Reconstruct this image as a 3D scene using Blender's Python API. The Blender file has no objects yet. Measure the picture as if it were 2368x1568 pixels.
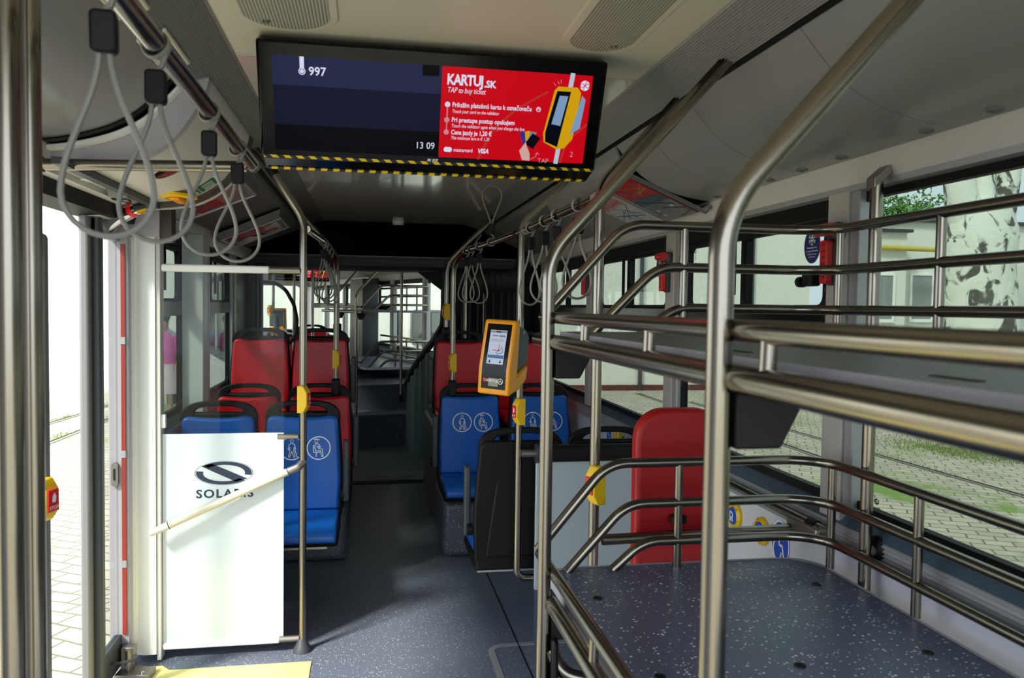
import bpy, bmesh, math, random
from mathutils import Vector, Matrix, Euler
random.seed(7)
S = bpy.context.scene
COL = S.collection
PI = math.pi

# ---------------------------------------------------------------- camera
YAW, PIT, ROL, FPX, EYE = 0.177943154, 0.0402918268, -0.0138325507, 1850.0, 1.58
fw = Vector((math.sin(YAW)*math.cos(PIT), math.cos(YAW)*math.cos(PIT), -math.sin(PIT)))
r0 = Vector((math.cos(YAW), -math.sin(YAW), 0)); d0 = -r0.cross(fw)
rt = r0*math.cos(ROL) + d0*math.sin(ROL); dn = -r0*math.sin(ROL) + d0*math.cos(ROL)
cam = bpy.data.cameras.new('camera'); cam.sensor_width = 36; cam.lens = FPX/2368*36
cam.clip_start = 0.05; cam.clip_end = 300
cam.dof.use_dof = True; cam.dof.focus_distance = 4.6; cam.dof.aperture_fstop = 6.3
co = bpy.data.objects.new('camera', cam); COL.objects.link(co)
co.matrix_world = Matrix(((rt.x, -dn.x, -fw.x, 0), (rt.y, -dn.y, -fw.y, 0), (rt.z, -dn.z, -fw.z, EYE), (0, 0, 0, 1)))
S.camera = co

def pt(px, py, x=None, y=None, z=None):
    """point of the place seen at a pixel of the photo, on the plane x=, y= or z= it lies in"""
    d = rt*((px-1184)/FPX) + dn*((py-784)/FPX) + fw
    t = x/d.x if x is not None else y/d.y if y is not None else (z-EYE)/d.z
    return Vector((0, 0, EYE)) + d*t

# ---------------------------------------------------------------- world, sun, exposure
w = bpy.data.worlds.new('sky'); S.world = w; w.use_nodes = True
nt = w.node_tree; bg = nt.nodes['Background']
sky_c = (0.80, 0.90, 1.0, 1)
bg.inputs[0].default_value = sky_c; bg.inputs[1].default_value = 1.9
sun = bpy.data.lights.new('sun', 'SUN'); sun.energy = 4.2; sun.angle = math.radians(9); sun.color = (1, 0.95, 0.86)
so = bpy.data.objects.new('sun', sun); COL.objects.link(so)
so.rotation_euler = Vector((0.55, 0.50, -0.72)).to_track_quat('-Z', 'Y').to_euler()
S.view_settings.view_transform = 'Standard'; S.view_settings.look = 'None'
S.view_settings.gamma = 1; S.view_settings.use_curve_mapping = False
S.view_settings.exposure = 0.85
S.cycles.use_denoising = True
S.cycles.max_bounces = 10; S.cycles.diffuse_bounces = 5; S.cycles.transparent_max_bounces = 24
S.cycles.glossy_bounces = 4; S.cycles.sample_clamp_indirect = 8
S.cycles.caustics_reflective = False; S.cycles.caustics_refractive = False

# ---------------------------------------------------------------- materials
def lin(c): return tuple((v/255/12.92 if v/255 <= 0.04045 else ((v/255+0.055)/1.055)**2.4) for v in c)
MATS = {}
def mat(name, rgb=(128,)*3, rough=0.5, metal=0.0, emit=0.0, coat=0.0, bump=None, noise=None, spec=0.5):
    if name in MATS: return MATS[name]
    m = bpy.data.materials.new(name); m.use_nodes = True; n = m.node_tree.nodes; l = m.node_tree.links
    b = n['Principled BSDF']; c = (*lin(rgb), 1)
    b.inputs['Base Color'].default_value = c; b.inputs['Roughness'].default_value = rough
    b.inputs['Metallic'].default_value = metal; b.inputs['Coat Weight'].default_value = coat
    b.inputs['Specular IOR Level'].default_value = spec
    if emit:
        b.inputs['Emission Color'].default_value = c; b.inputs['Emission Strength'].default_value = emit
        b.inputs['Base Color'].default_value = (0, 0, 0, 1)
    tc = n.new('ShaderNodeTexCoord')
    if noise:                       # (scale, amount): faint cloudy wear
        t = n.new('ShaderNodeTexNoise'); t.inputs['Scale'].default_value = noise[0]; t.inputs['Detail'].default_value = 5
        r = n.new('ShaderNodeMixRGB'); r.blend_type = 'MULTIPLY'; r.inputs[0].default_value = noise[1]
        r.inputs[1].default_value = c; l.new(tc.outputs['Object'], t.inputs['Vector'])
        l.new(t.outputs['Fac'], r.inputs[2]); l.new(r.outputs[0], b.inputs['Base Color'])
    if bump:                        # (scale, strength)
        t = n.new('ShaderNodeTexNoise'); t.inputs['Scale'].default_value = bump[0]; t.inputs['Detail'].default_value = 4
        p = n.new('ShaderNodeBump'); p.inputs['Strength'].default_value = bump[1]; p.inputs['Distance'].default_value = 0.002
        l.new(tc.outputs['Object'], t.inputs['Vector']); l.new(t.outputs['Fac'], p.inputs['Height']); l.new(p.outputs[0], b.inputs['Normal'])
    MATS[name] = m
    return m
def glass(name, tint, refl=1.0):
    m = bpy.data.materials.new(name); m.use_nodes = True; n = m.node_tree.nodes; l = m.node_tree.links
    n.remove(n['Principled BSDF']); out = n['Material Output']
    t = n.new('ShaderNodeBsdfTransparent'); t.inputs[0].default_value = (*[c**.5 for c in tint], 1)       # two faces to each pane
    g = n.new('ShaderNodeBsdfGlossy'); g.inputs['Roughness'].default_value = 0.01; g.inputs[0].default_value = (refl, refl, refl, 1)
    lw = n.new('ShaderNodeLayerWeight'); lw.inputs[0].default_value = .5
    p5 = n.new('ShaderNodeMath'); p5.operation = 'POWER'; p5.inputs[1].default_value = 5; l.new(lw.outputs['Facing'], p5.inputs[0])
    f = n.new('ShaderNodeMath'); f.operation = 'MULTIPLY_ADD'; f.inputs[1].default_value = .5*refl; f.inputs[2].default_value = .03*refl; l.new(p5.outputs[0], f.inputs[0])
    mx = n.new('ShaderNodeMixShader'); l.new(f.outputs[0], mx.inputs[0]); l.new(t.outputs[0], mx.inputs[1]); l.new(g.outputs[0], mx.inputs[2])
    l.new(mx.outputs[0], out.inputs[0])
    MATS[name] = m; return m
def speckled(name, base, dot, scale, thr, rough):
    m = mat(name, base, rough, bump=(400, 0.05)); n = m.node_tree.nodes; l = m.node_tree.links; b = n['Principled BSDF']
    tc = n.new('ShaderNodeTexCoord'); cl = [lin(base), lin(dot)]
    v = n.new('ShaderNodeTexVoronoi'); v.inputs['Scale'].default_value = scale; v.feature = 'F1'
    l.new(tc.outputs['Object'], v.inputs['Vector'])
    sz = n.new('ShaderNodeMath'); sz.operation = 'MULTIPLY'; sz.inputs[1].default_value = thr      # dots of differing size
    sp = n.new('ShaderNodeSeparateColor'); l.new(v.outputs['Color'], sp.inputs[0])
    pw = n.new('ShaderNodeMath'); pw.operation = 'POWER'; pw.inputs[1].default_value = 2.5
    l.new(sp.outputs[0], pw.inputs[0]); l.new(pw.outputs[0], sz.inputs[0])
    lt = n.new('ShaderNodeMath'); lt.operation = 'LESS_THAN'; l.new(v.outputs['Distance'], lt.inputs[0]); l.new(sz.outputs[0], lt.inputs[1])
    mx = n.new('ShaderNodeMixRGB'); mx.inputs[1].default_value = (*cl[0], 1); mx.inputs[2].default_value = (*cl[1], 1)
    l.new(lt.outputs[0], mx.inputs[0]); l.new(mx.outputs[0], b.inputs['Base Color'])
    return m
steel = mat('brushed_stainless', (138, 131, 119), 0.21, 1.0, bump=(60, 0.03))
steel_d = mat('grey_metal_bracket', (150, 145, 138), 0.4, 0.9)
chrome = mat('polished_chrome', (225, 225, 225), 0.1, 1.0)
alu = mat('silver_profile', (178, 178, 180), 0.42, 0.45)
black = mat('black_plastic', (15, 15, 16), 0.5, bump=(900, 0.15), spec=.25)
blackg = mat('black_gloss', (5, 5, 6), 0.16, spec=.22)
rubber = mat('black_rubber', (12, 12, 13), 0.6, spec=.25)
dgrey = mat('dark_grey_plastic', (58, 62, 66), 0.5)
mgrey = mat('mid_grey_plastic', (112, 112, 112), 0.45)
strapg = mat('strap_grey', (136, 135, 130), 0.55)
beige = mat('beige_lining', (208, 202, 182), 0.42, noise=(3, 0.05))
glossgrey = mat('glossy_grey_lining', (192, 188, 182), 0.10, coat=0.3)
linegrey = mat('grey_lining', (146, 145, 144), 0.24)
offwhite = mat('off_white_lining', (212, 208, 202), 0.4)
pierm = mat('pier_grey', (186, 180, 174), 0.4)
wallm = mat('wall_panel_white', (206, 205, 212), 0.4)
sillm = mat('sill_blue_grey', (74, 92, 106), 0.5, noise=(200, 0.3))
white = mat('white_paint', (248, 248, 246), 0.35)
milk = mat('white_frosted_panel', (204, 214, 218), 0.18, coat=0.3)
lav = mat('lilac_grey', (176, 172, 180), 0.4)
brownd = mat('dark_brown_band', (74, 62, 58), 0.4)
blue = mat('blue_vinyl', (14, 96, 190), 0.38, bump=(500, 0.12))
red = mat('red_vinyl', (206, 14, 30), 0.36, bump=(500, 0.10))
padred = mat('pad_red_vinyl', (182, 10, 18), 0.45, bump=(700, 0.15))
yellow = mat('yellow_plastic', (236, 190, 8), 0.38)
orange = mat('validator_orange', (248, 160, 6), 0.32, coat=0.2)
reds = mat('signal_red', (214, 22, 24), 0.35)
navy = mat('navy_print', (24, 38, 110), 0.5)
bluep = mat('sign_blue', (20, 70, 180), 0.45)
greenp = mat('sign_green', (20, 120, 70), 0.45)
darkp = mat('dark_print', (24, 40, 62), 0.4)
whitep = mat('white_print', (240, 240, 240), 0.5)
ivory = mat('pale_yellow_marking', (238, 224, 140), 0.45, noise=(12, 0.08))
floorm = speckled('speckled_floor', (98, 106, 120), (200, 206, 214), 130, 0.36, 0.32)
shelfm = speckled('speckled_shelf', (92, 100, 124), (232, 236, 240), 105, 0.40, 0.34)
podm = speckled('speckled_podium', (78, 82, 92), (180, 185, 195), 95, 0.36, 0.4)
plate = mat('joint_floor_plate', (120, 126, 118), 0.4, 0.3, noise=(14, 0.25))
shelft = mat('dark_shelf_board', (122, 130, 132), 0.42, noise=(240, 0.25))
bellowm = mat('green_grey_bellows', (74, 98, 95), 0.35)
bellowk = mat('black_bellows', (24, 26, 28), 0.6)
pleat = mat('brown_pleat', (66, 54, 50), 0.55)
win = glass('tinted_window_glass', (0.20, 0.235, 0.21))
rearg = glass('rear_window_glass', (0.46, 0.50, 0.47))
clear = glass('clear_glass', (0.93, 0.96, 0.95), .45)
doorg = glass('door_glass', (0.62, 0.66, 0.64), .8)
# ---------------------------------------------------------------- mesh building
class MB:
    def __init__(s): s.bm = bmesh.new()
    def box(s, x0, x1, y0, y1, z0, z1):
        v = [s.bm.verts.new(p) for p in ((x0,y0,z0),(x1,y0,z0),(x1,y1,z0),(x0,y1,z0),(x0,y0,z1),(x1,y0,z1),(x1,y1,z1),(x0,y1,z1))]
        for f in ((3,2,1,0),(4,5,6,7),(0,1,5,4),(1,2,6,5),(2,3,7,6),(3,0,4,7)): s.bm.faces.new([v[i] for i in f])
        return s
    def prism(s, pts, ax, a, b):
        """outline in the two other axes, extruded along ax from a to b"""
        k = 'xyz'.index(ax)
        def P(q, t):
            q = list(q); q.insert(k, t); return q
        lo = [s.bm.verts.new(P(p, a)) for p in pts]; hi = [s.bm.verts.new(P(p, b)) for p in pts]; n = len(pts)
        s.bm.faces.new(lo[::-1]); s.bm.faces.new(hi)
        for i in range(n): s.bm.faces.new((lo[i], lo[(i+1) % n], hi[(i+1) % n], hi[i]))
        return s
    def loft(s, rings, caps=True, closed=True):
        R = [[s.bm.verts.new(p) for p in r] for r in rings]; n = len(R[0])
        for a, b in zip(R, R[1:]):
            for i in range(n if closed else n-1): s.bm.faces.new((a[i], a[(i+1) % n], b[(i+1) % n], b[i]))
        if caps and closed: s.bm.faces.new(R[0][::-1]); s.bm.faces.new(R[-1])
        return s
    def tube(s, path, r, seg=14, caps=True, closed=False, ry=None):
        P = [Vector(p) for p in path]; n = len(P); rings = []; up = None
        rs = r if isinstance(r, (list, tuple)) else [r]*n
        for i in range(n):
            t = (P[(i+1) % n]-P[i-1]) if closed else (P[min(i+1, n-1)]-P[max(i-1, 0)])
            t.normalize()
            if up is None:
                up = Vector((0, 0, 1)) if abs(t.z) < 0.9 else Vector((0, 1, 0))
            up = (up - t*up.dot(t)).normalized(); sd = t.cross(up)
            rings.append([P[i] + sd*math.cos(a)*rs[i] + up*math.sin(a)*(ry or rs[i]) for a in [2*PI*k/seg for k in range(seg)]])
        if closed: rings.append(None)
        if closed:
            R = [[s.bm.verts.new(p) for p in q] for q in rings[:-1]]
            for a, b in zip(R, R[1:]+R[:1]):
                for i in range(seg): s.bm.faces.new((a[i], a[(i+1) % seg], b[(i+1) % seg], b[i]))
        else: s.loft(rings, caps)
        return s
    def cyl(s, a, b, r, seg=20): return s.tube([a, b], r, seg)
    def ring(s, outer, inner, ax, a, b):
        """two outlines with the same count joined as a frame, extruded along ax"""
        k = 'xyz'.index(ax)
        def P(q, t):
            q = list(q); q.insert(k, t); return q
        L = [[s.bm.verts.new(P(p, t)) for p in o] for o, t in ((outer, a), (inner, a), (inner, b), (outer, b))]
        n = len(outer)
        for j in range(4):
            A, B = L[j], L[(j+1) % 4]
            for i in range(n): s.bm.faces.new((A[i], A[(i+1) % n], B[(i+1) % n], B[i]))
        return s
    def lathe(s, prof, origin=(0,0,0), axis=(0,0,1), seg=24):
        q = Vector((0,0,1)).rotation_difference(Vector(axis)); o = Vector(origin)
        rings = [[o + q @ Vector((r*math.cos(2*PI*k/seg), r*math.sin(2*PI*k/seg), h)) for k in range(seg)] for r, h in prof]
        return s.loft(rings)
    def ball(s, c, r, sx=1, sy=1, sz=1):
        bmesh.ops.create_uvsphere(s.bm, u_segments=16, v_segments=10, radius=r, matrix=Matrix.Translation(c) @ Matrix.Diagonal((sx, sy, sz, 1)))
        return s
    def disc(s, c, r, n, th=0.001, seg=28):
        c = Vector(c); n = Vector(n).normalized()
        return s.lathe([(r, 0), (r, th)], c, n, seg)
def rrect(x0, x1, z0, z1, r, n=5):
    o = []
    for cx, cz, a in ((x1-r, z1-r, 0), (x0+r, z1-r, 90), (x0+r, z0+r, 180), (x1-r, z0+r, 270)):
        for k in range(n+1):
            t = math.radians(a+90*k/n); o.append((cx+r*math.cos(t), cz+r*math.sin(t)))
    return o
def fillet(pts, r, n=7):
    P = [Vector(p) for p in pts]; out = [P[0]]
    for i in range(1, len(P)-1):
        a = (P[i-1]-P[i]); b = (P[i+1]-P[i]); la, lb = a.length, b.length; a.normalize(); b.normalize()
        ang = a.angle(b)
        if ang > 3.1: out.append(P[i]); continue
        d = min(r/math.tan(ang/2), la*0.48, lb*0.48); rr = d*math.tan(ang/2)
        c = P[i] + (a+b).normalized()*(rr/math.sin(ang/2)); s0 = P[i]+a*d-c; s1 = P[i]+b*d-c
        th = s0.angle(s1); sn = math.sin(th)
        for k in range(n+1): out.append(c + (s0*math.sin((1-k/n)*th) + s1*math.sin(k/n*th))/sn)
    out.append(P[-1]); return out
def obj(name, mb, m, parent=None, bevel=0, label=None, seg=2, sharp=35, kind=None):
    me = bpy.data.meshes.new(name); bmesh.ops.recalc_face_normals(mb.bm, faces=mb.bm.faces[:]); mb.bm.to_mesh(me); mb.bm.free()
    for q in (m if isinstance(m, list) else [m]): me.materials.append(q)
    me.shade_smooth(); me.set_sharp_from_angle(angle=math.radians(sharp))
    o = bpy.data.objects.new(name, me); COL.objects.link(o)
    if parent: o.parent = parent
    if bevel:
        bv = o.modifiers.new('edge', 'BEVEL'); bv.width = bevel; bv.segments = seg; bv.limit_method = 'ANGLE'; bv.angle_limit = math.radians(40)
    if label: o['label'] = label
    if kind: o['kind'] = kind
    return o
def tag(o, label, cat, group=None):
    o['label'] = label; o['category'] = cat
    if group: o['group'] = group
    return o
def thing(name, label, cat, loc=(0,0,0), rot=(0,0,0), group=None):
    o = bpy.data.objects.new(name, None); COL.objects.link(o); o.empty_display_size = 0.1
    o.location = loc; o.rotation_euler = rot
    return tag(o, label, cat, group)
def struct(name, mb, m, parent=None, bevel=0, **k):
    o = obj(name, mb, m, parent, bevel, **k)
    if not parent: o['kind'] = 'structure'
    return o
def dup(root, label, loc=None, rot=None, group=None):
    def cp(o, par):
        c = o.copy(); COL.objects.link(c)
        if par: c.parent = par
        for ch in [q for q in KIDS.get(o.name, [])]: cp(ch, c)
        return c
    KIDS = {}
    for q in list(COL.objects):
        if q.parent: KIDS.setdefault(q.parent.name, []).append(q)
    r = cp(root, None); r['label'] = label
    if loc is not None: r.location = loc
    if rot is not None: r.rotation_euler = rot
    if group: r['group'] = group
    return r
def text_bm(mb, s, x, z, h, align='LEFT', bold=0.0, shear=0.0, space=1.0, y=0.0, sx=1.0, to=None):
    """lettering that stands in the XZ plane facing -Y, cap height about 0.72 h"""
    c = bpy.data.curves.new('t', 'FONT'); c.body = s; c.size = h; c.align_x = align; c.offset = bold*h; c.shear = shear
    c.space_character = space; c.resolution_u = 3
    o = bpy.data.objects.new('t', c); COL.objects.link(o)
    me = bpy.data.meshes.new_from_object(o.evaluated_get(bpy.context.evaluated_depsgraph_get()))
    t = bmesh.new(); t.from_mesh(me)
    if to is not None and me.vertices: sx = (to-x)/max(v.co.x for v in me.vertices)      # fitted to the width on the thing
    vm = {v: mb.bm.verts.new((x+v.co.x*sx, y, z+v.co.y)) for v in t.verts}
    for f in t.faces:
        try: mb.bm.faces.new([vm[v] for v in f.verts])
        except ValueError: pass
    t.free(); COL.objects.unlink(o); bpy.data.objects.remove(o); bpy.data.curves.remove(c); bpy.data.meshes.remove(me)
    return mb
def flat(mb, pts, y=0.0):
    mb.bm.faces.new([mb.bm.verts.new((p[0], y, p[1])) for p in pts]); return mb
def circ(cx, cz, r, n=24, a0=0, a1=360):
    return [(cx+r*math.cos(math.radians(a0+(a1-a0)*k/n)), cz+r*math.sin(math.radians(a0+(a1-a0)*k/n))) for k in range(n+(0 if a1-a0 == 360 else 1))]
def annulus(mb, cx, cz, r, wd, y=0.0, n=28, sx=1.0):
    o = [mb.bm.verts.new((cx+(p[0])*sx, y, cz+p[1])) for p in circ(0, 0, r, n)]; i = [mb.bm.verts.new((cx+p[0]*sx, y, cz+p[1])) for p in circ(0, 0, r-wd, n)]
    for k in range(n): mb.bm.faces.new((o[k], o[(k+1) % n], i[(k+1) % n], i[k]))
    return mb
def stroke(mb, pts, wd, y=0.0):
    """a drawn line of even width in the XZ plane"""
    for (ax, az), (bx, bz) in zip(pts, pts[1:]):
        dx, dz = bx-ax, bz-az; L = math.hypot(dx, dz) or 1; nx, nz = -dz/L*wd/2, dx/L*wd/2; ex, ez = dx/L*wd*.3, dz/L*wd*.3
        flat(mb, [(ax+nx-ex, az+nz-ez), (ax-nx-ex, az-nz-ez), (bx-nx+ex, bz-nz+ez), (bx+nx+ex, bz+nz+ez)], y)
    return mb
XR, XL = 1.45, -1.02            # inner faces of the side walls
YF = -0.65                      # shell cut open here, behind the camera, to let in fill light
YE = 7.1                        # end of the front section
def chain(o):
    m = Matrix.LocRotScale(o.location, o.rotation_euler, None)
    return chain(o.parent) @ m if o.parent else m
def wobj(name, mb, m, parent, bevel=0, **k):
    """a part given in world coordinates, put under its thing"""
    bmesh.ops.transform(mb.bm, matrix=chain(parent).inverted(), verts=mb.bm.verts[:])
    return obj(name, mb, m, parent, bevel, **k)

# ================================================================ the setting
# ---- floor
struct('floor', MB().box(XL-0.07, XR+0.05, YF, YE-0.02, -0.06, 0), floorm)
struct('trim_1', MB().prism([(-0.985, 2.35), (-0.24, 2.35), (-0.238, 3.572), (-0.83, 3.572), (-0.87, 3.62), (-0.985, 3.62)], 'z', 0.0005, 0.004), ivory)       # yellow threshold
def floorline(name, pts, wd, m):
    mb = MB(); P = [Vector((p[0], p[1], 0)) for p in pts]; L = []; R = []
    for i in range(len(P)):
        t = (P[min(i+1, len(P)-1)]-P[max(i-1, 0)]).normalized(); n = Vector((-t.y, t.x, 0))*wd/2
        L.append(P[i]+n); R.append(P[i]-n)
    mb.loft([[(*a.xy, 0.0005), (*a.xy, 0.003), (*b.xy, 0.003), (*b.xy, 0.0005)] for a, b in zip(L, R)])
    return struct(name, mb, m)
floorline('trim_2', fillet([(1.42, 3.62, 0), (0.565, 3.62, 0), (0.565, 2.2, 0)], 0.07), 0.03, alu)      # wheelchair bay line
floorline('trim_3', [(0.70, 4.95, 0), (0.70, 2.2, 0)], 0.005, rubber)                                   # floor seam
# ---- walls: low panel, sill, aluminium rail, header, piers
def wall(side, x, s, y0, y1):
    """s = +1 right wall, -1 left wall"""
    X = lambda a: x+s*a
    w_ = struct('wall_'+side, MB().box(min(X(0), X(.05)), max(X(0), X(.05)), y0, y1, -0.05, 0.85), wallm)
    struct('sill', MB().prism([(X(-.012), .925), (X(.05), .85), (X(.05), .965), (X(.03), .965)], 'y', y0, y1), sillm, w_)
    ribs = [(X(.0), .85)]
    for k in range(6): ribs += [(X(-.016), .852+k*.0125), (X(-.012), .859+k*.0125)]
    ribs += [(X(0), .928)]
    struct('sill_rail', MB().prism(ribs, 'y', y0, y1), alu, w_)
    struct('header', MB().prism([(X(-.028), 2.04), (X(-.028), 2.028), (X(-.002), 1.95), (X(.04), 1.94), (X(.06), 2.04)], 'y', y0, y1), offwhite, w_)
    struct('header_trim', MB().prism([(X(-.010), 1.962), (X(-.006), 1.945), (X(.03), 1.938), (X(.03), 1.955)], 'y', y0, y1), alu, w_)
    return w_
wr = wall('right', XR, 1, YF, 7.2)
wl = wall('left', XL, -1, 3.75, 7.2)
def pier(par, x, s, y, w_=0.11, dark=True):
    X = lambda a: x+s*a
    struct('pier', MB().box(min(X(-.012), X(.05)), max(X(-.012), X(.05)), y-w_/2, y+w_/2, .93, 1.95), pierm, par, .004)
    struct('pier_edge', MB().box(min(X(-.004), X(.05)), max(X(-.004), X(.05)), y-w_/2-.045, y-w_/2-.001, .96, 1.945), alu, par, .003)
for y in (.82, 2.29, 3.70, 5.15, 6.6): pier(wr, XR, 1, y)
struct('pier', MB().box(XL-.05, -.925, 4.80, 4.93, .93, 1.97), mat('pier_pale', (206, 212, 206), .4), wl, .006); struct('pier_edge', MB().box(-.945, -.921, 4.931, 4.965, .95, 1.95), lav, wl, .003); pier(wl, XL, -1, 6.45)
struct('end_panel', MB().box(XR-.004, XR+.05, 6.52, 7.2, .93, 1.95), blackg, wr); struct('end_cap', MB().box(1.34, 1.54, 7.201, 7.36, .0, 2.1), bellowk, wr); struct('end_cap', MB().box(-1.16, -1.0, 7.201, 7.36, .0, 2.1), bellowk, wl); struct('end_panel', MB().box(XL-.05, XL+.004, 6.38, 7.2, .93, 1.95), blackg, wl)
WN = [0]
def window(x, s, y0, y1, hopper=True, top=1.90, par=None, z0=.965, zt=1.95, gm=None):
    WN[0] += 1; X = lambda a: x+s*a; a_, b_ = sorted((X(.018), X(.045))); g = X(.034)
    wd = struct('window_%d' % WN[0], MB().ring(rrect(y0, y1, z0, zt, .005, 3), rrect(y0+.022, y1-.022, z0+.03, top, .035, 3), 'x', a_, b_), rubber)
    if par: wd.parent = par
    struct('pane', MB().box(g-.002, g+.002, y0+.015, y1-.015, z0+.02, top+.01), gm or win, wd)
    if hopper:
        m_ = (y0+y1)/2
        struct('window_frame', MB().box(a_+.002, b_+.003, y0+.01, y1-.01, 1.505, 1.585), blackg, wd, .004)
        struct('sash', MB().ring(rrect(y0+.03, m_+.02, 1.58, top-.005, .01, 3), rrect(y0+.055, m_-.01, 1.60, top-.025, .03, 3), 'x', a_-.004, b_-.004), rubber, wd)
        struct('sash', MB().ring(rrect(m_-.02, y1-.03, 1.58, top-.005, .01, 3), rrect(m_+.01, y1-.055, 1.60, top-.025, .03, 3), 'x', a_-.001, b_+.001), rubber, wd)
        struct('pull_bar', MB().box(min(X(-.001), X(.015)), max(X(-.001), X(.015)), m_+.06, m_+.072, 1.64, 1.86), rubber, wd, .002)
    return wd
for y0, y1, h, tp in ((-.54, .75, 0, 1.92), (.88, 2.225, 0, 1.918), (2.35, 3.60, 1, 1.885), (3.76, 5.05, 1, 1.885), (5.21, 6.50, 1, 1.885)):
    window(XR, 1, y0, y1, h, tp)
for y0, y1 in ((3.77, 4.79), (4.95, 6.36)): window(XL, -1, y0, y1, True, 1.885)
# ---- ceiling: flat middle, ribbed light channels, hanging cove panels
ce = struct('ceiling', MB().box(-.38, .82, YF, 2.42, 2.293, 2.32), beige)
struct('rear_ceiling_panel', MB().box(-.38, .82, 2.424, 4.3, 2.291, 2.32), glossgrey, ce, .002)
struct('rear_ceiling_panel', MB().box(-.38, .82, 4.303, 7.0, 2.291, 2.32), glossgrey, ce, .002)
struct('roof', MB().box(-1.16, 1.54, YF, 7.36, 2.40, 2.46), dgrey, ce)
struct('roof_side', MB().box(1.48, 1.54, YF, 7.36, 2.0, 2.42), dgrey, ce); struct('roof_side', MB().box(-1.16, -1.08, YF, 7.36, 2.0, 2.42), dgrey, ce)
for s in (1, -1):
    X = lambda a: .22+s*a
    pr = [(.60, 2.32), (.60, 2.293)]
    for k in range(18):
        t = (k+.2)/18; pr += [(.60+.15*t, 2.293-.043*t), (.60+.15*(t+.014), 2.293-.043*t-.007), (.60+.15*(t+.028), 2.293-.043*t)]
    pr += [(.75, 2.25), (.756, 2.27)]
    for y0, y1 in ((YF, 1.42), (1.423, 4.05), (4.053, 7.0)):
        struct('light_channel', MB().prism([(X(a), b) for a, b in pr], 'y', y0, y1), linegrey, ce)
    # dark slot with a lacing of holes
    struct('cable_slot', MB().prism([(X(.752), 2.262), (X(.80), 2.30), (X(.80), 2.27), (X(.775), 2.245)], 'y', YF, 7.0), rubber, ce)
belly = [(.768, 2.262), (.79, 2.235), (.83, 2.19), (.885, 2.135), (.95, 2.095), (1.02, 2.068), (1.10, 2.048), (1.18, 2.037), (1.225, 2.035)]
def smoothline(P, n=4):
    out = []
    for i in range(len(P)-1):
        p0 = P[max(i-1, 0)]; p1 = P[i]; p2 = P[i+1]; p3 = P[min(i+2, len(P)-1)]
        for k in range(n):
            t = k/n; out.append(tuple(.5*(2*p1[j]+(p2[j]-p0[j])*t+(2*p0[j]-5*p1[j]+4*p2[j]-p3[j])*t*t+(3*p1[j]-p0[j]-3*p2[j]+p3[j])*t**3) for j in (0, 1)))
    return out+[P[-1]]
bl = smoothline(belly)
def cove(name, s, y0, y1, prof, m, par=None):
    X = lambda a: .22+s*a
    top = [(a, b+.012) for a, b in prof]
    return struct(name, MB().prism([(X(a), b) for a, b in prof]+[(X(a), b) for a, b in top[::-1]], 'y', y0, y1), m, par)
TN = [4]
def trim(*a, **k):
    TN[0] += 1; return struct('trim_%d' % TN[0], *a, **k)
for y0, y1 in ((YF, .55), (.553, 1.766), (1.769, 2.448), (2.451, 2.86), (2.863, 3.2)):
    TN[0] += 1; cove('trim_%d' % TN[0], 1, y0, y1, bl, linegrey)
straight = [(.768, 2.262), (.80, 2.185), (.83, 2.135), (1.165, 1.995), (1.225, 2.03)]
flatc = [(.768, 2.262), (.80, 2.21), (1.225, 2.035)]
TN[0] += 1; cove('trim_%d' % TN[0], 1, 3.203, 4.6, straight, linegrey)
TN[0] += 1; pw = cove('trim_%d' % TN[0], 1, 3.195, 3.203, [(.772, 2.255), (.83, 2.125), (1.18, 1.982), (1.225, 2.03)], mgrey)
TN[0] += 1; cove('trim_%d' % TN[0], 1, 4.603, 7.0, flatc, linegrey)
# round stud caps along the right cove
for i, (px, py) in enumerate(((2302, 264), (2143, 312), (1947, 371), (1855, 401), (1780, 425), (1657, 461))):
    p = pt(px, py, x=1.385); p.z = 2.0405
    tag(obj('screw_cap', MB().lathe([(.019, .002), (.019, -.004), (.013, -.008), (.006, -.008), (.006, -.005)], p), mgrey),
        ['round grey cap, the first from the right picture edge on the cove panel', 'round grey cap right of the long panel seam on the cove, second of the row', 'round grey cap above the birch trunk window post, third of the row', 'round grey cap fourth along the cove panel above the side windows', 'round grey cap fifth along the cove panel above the side windows', 'round grey cap sixth and smallest in the row, close to the posters'][i], 'cap', 'caps along the right cove panel')
# ---- left: door cover, coves, poster boxes
TN[0] += 1; cove('trim_%d' % TN[0], -1, YF, 2.50, bl, linegrey)
cover = [(.70, 2.262), (.72, 2.20), (.80, 2.08), (.90, 2.01), (1.0, 1.985), (1.12, 1.975), (1.24, 1.972)]
cvb = smoothline(cover)
TN[0] += 1; cove('trim_%d' % TN[0], -1, 2.62, 3.42, cvb, offwhite)
low = [(a, b-.012) for a, b in cvb]
TN[0] += 1; cove('trim_%d' % TN[0], -1, 3.423, 3.52, low, brownd)
TN[0] += 1; cove('trim_%d' % TN[0], -1, 3.523, 3.55, [(a, b-.016) for a, b in cvb[4:-1]], offwhite)
TN[0] += 1; cove('trim_%d' % TN[0], -1, 2.502, 2.535, [(a, b-.006) for a, b in bl[2:]], rubber)
TN[0] += 1; cove('trim_%d' % TN[0], -1, 2.537, 2.575, [(a-.012, b-.022) for a, b in bl[3:]], white)
TN[0] += 1; struct('trim_%d' % TN[0], MB().prism([(.22-a, b) for a, b in [(.70, 2.275)]+bl+[(1.24, 2.04)]]+[(.22-a, b-.004) for a, b in cvb[::-1]], 'y', 2.577, 2.62), lav)
TN[0] += 1; cove('trim_%d' % TN[0], -1, 3.552, 7.0, flatc, mgrey)
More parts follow.
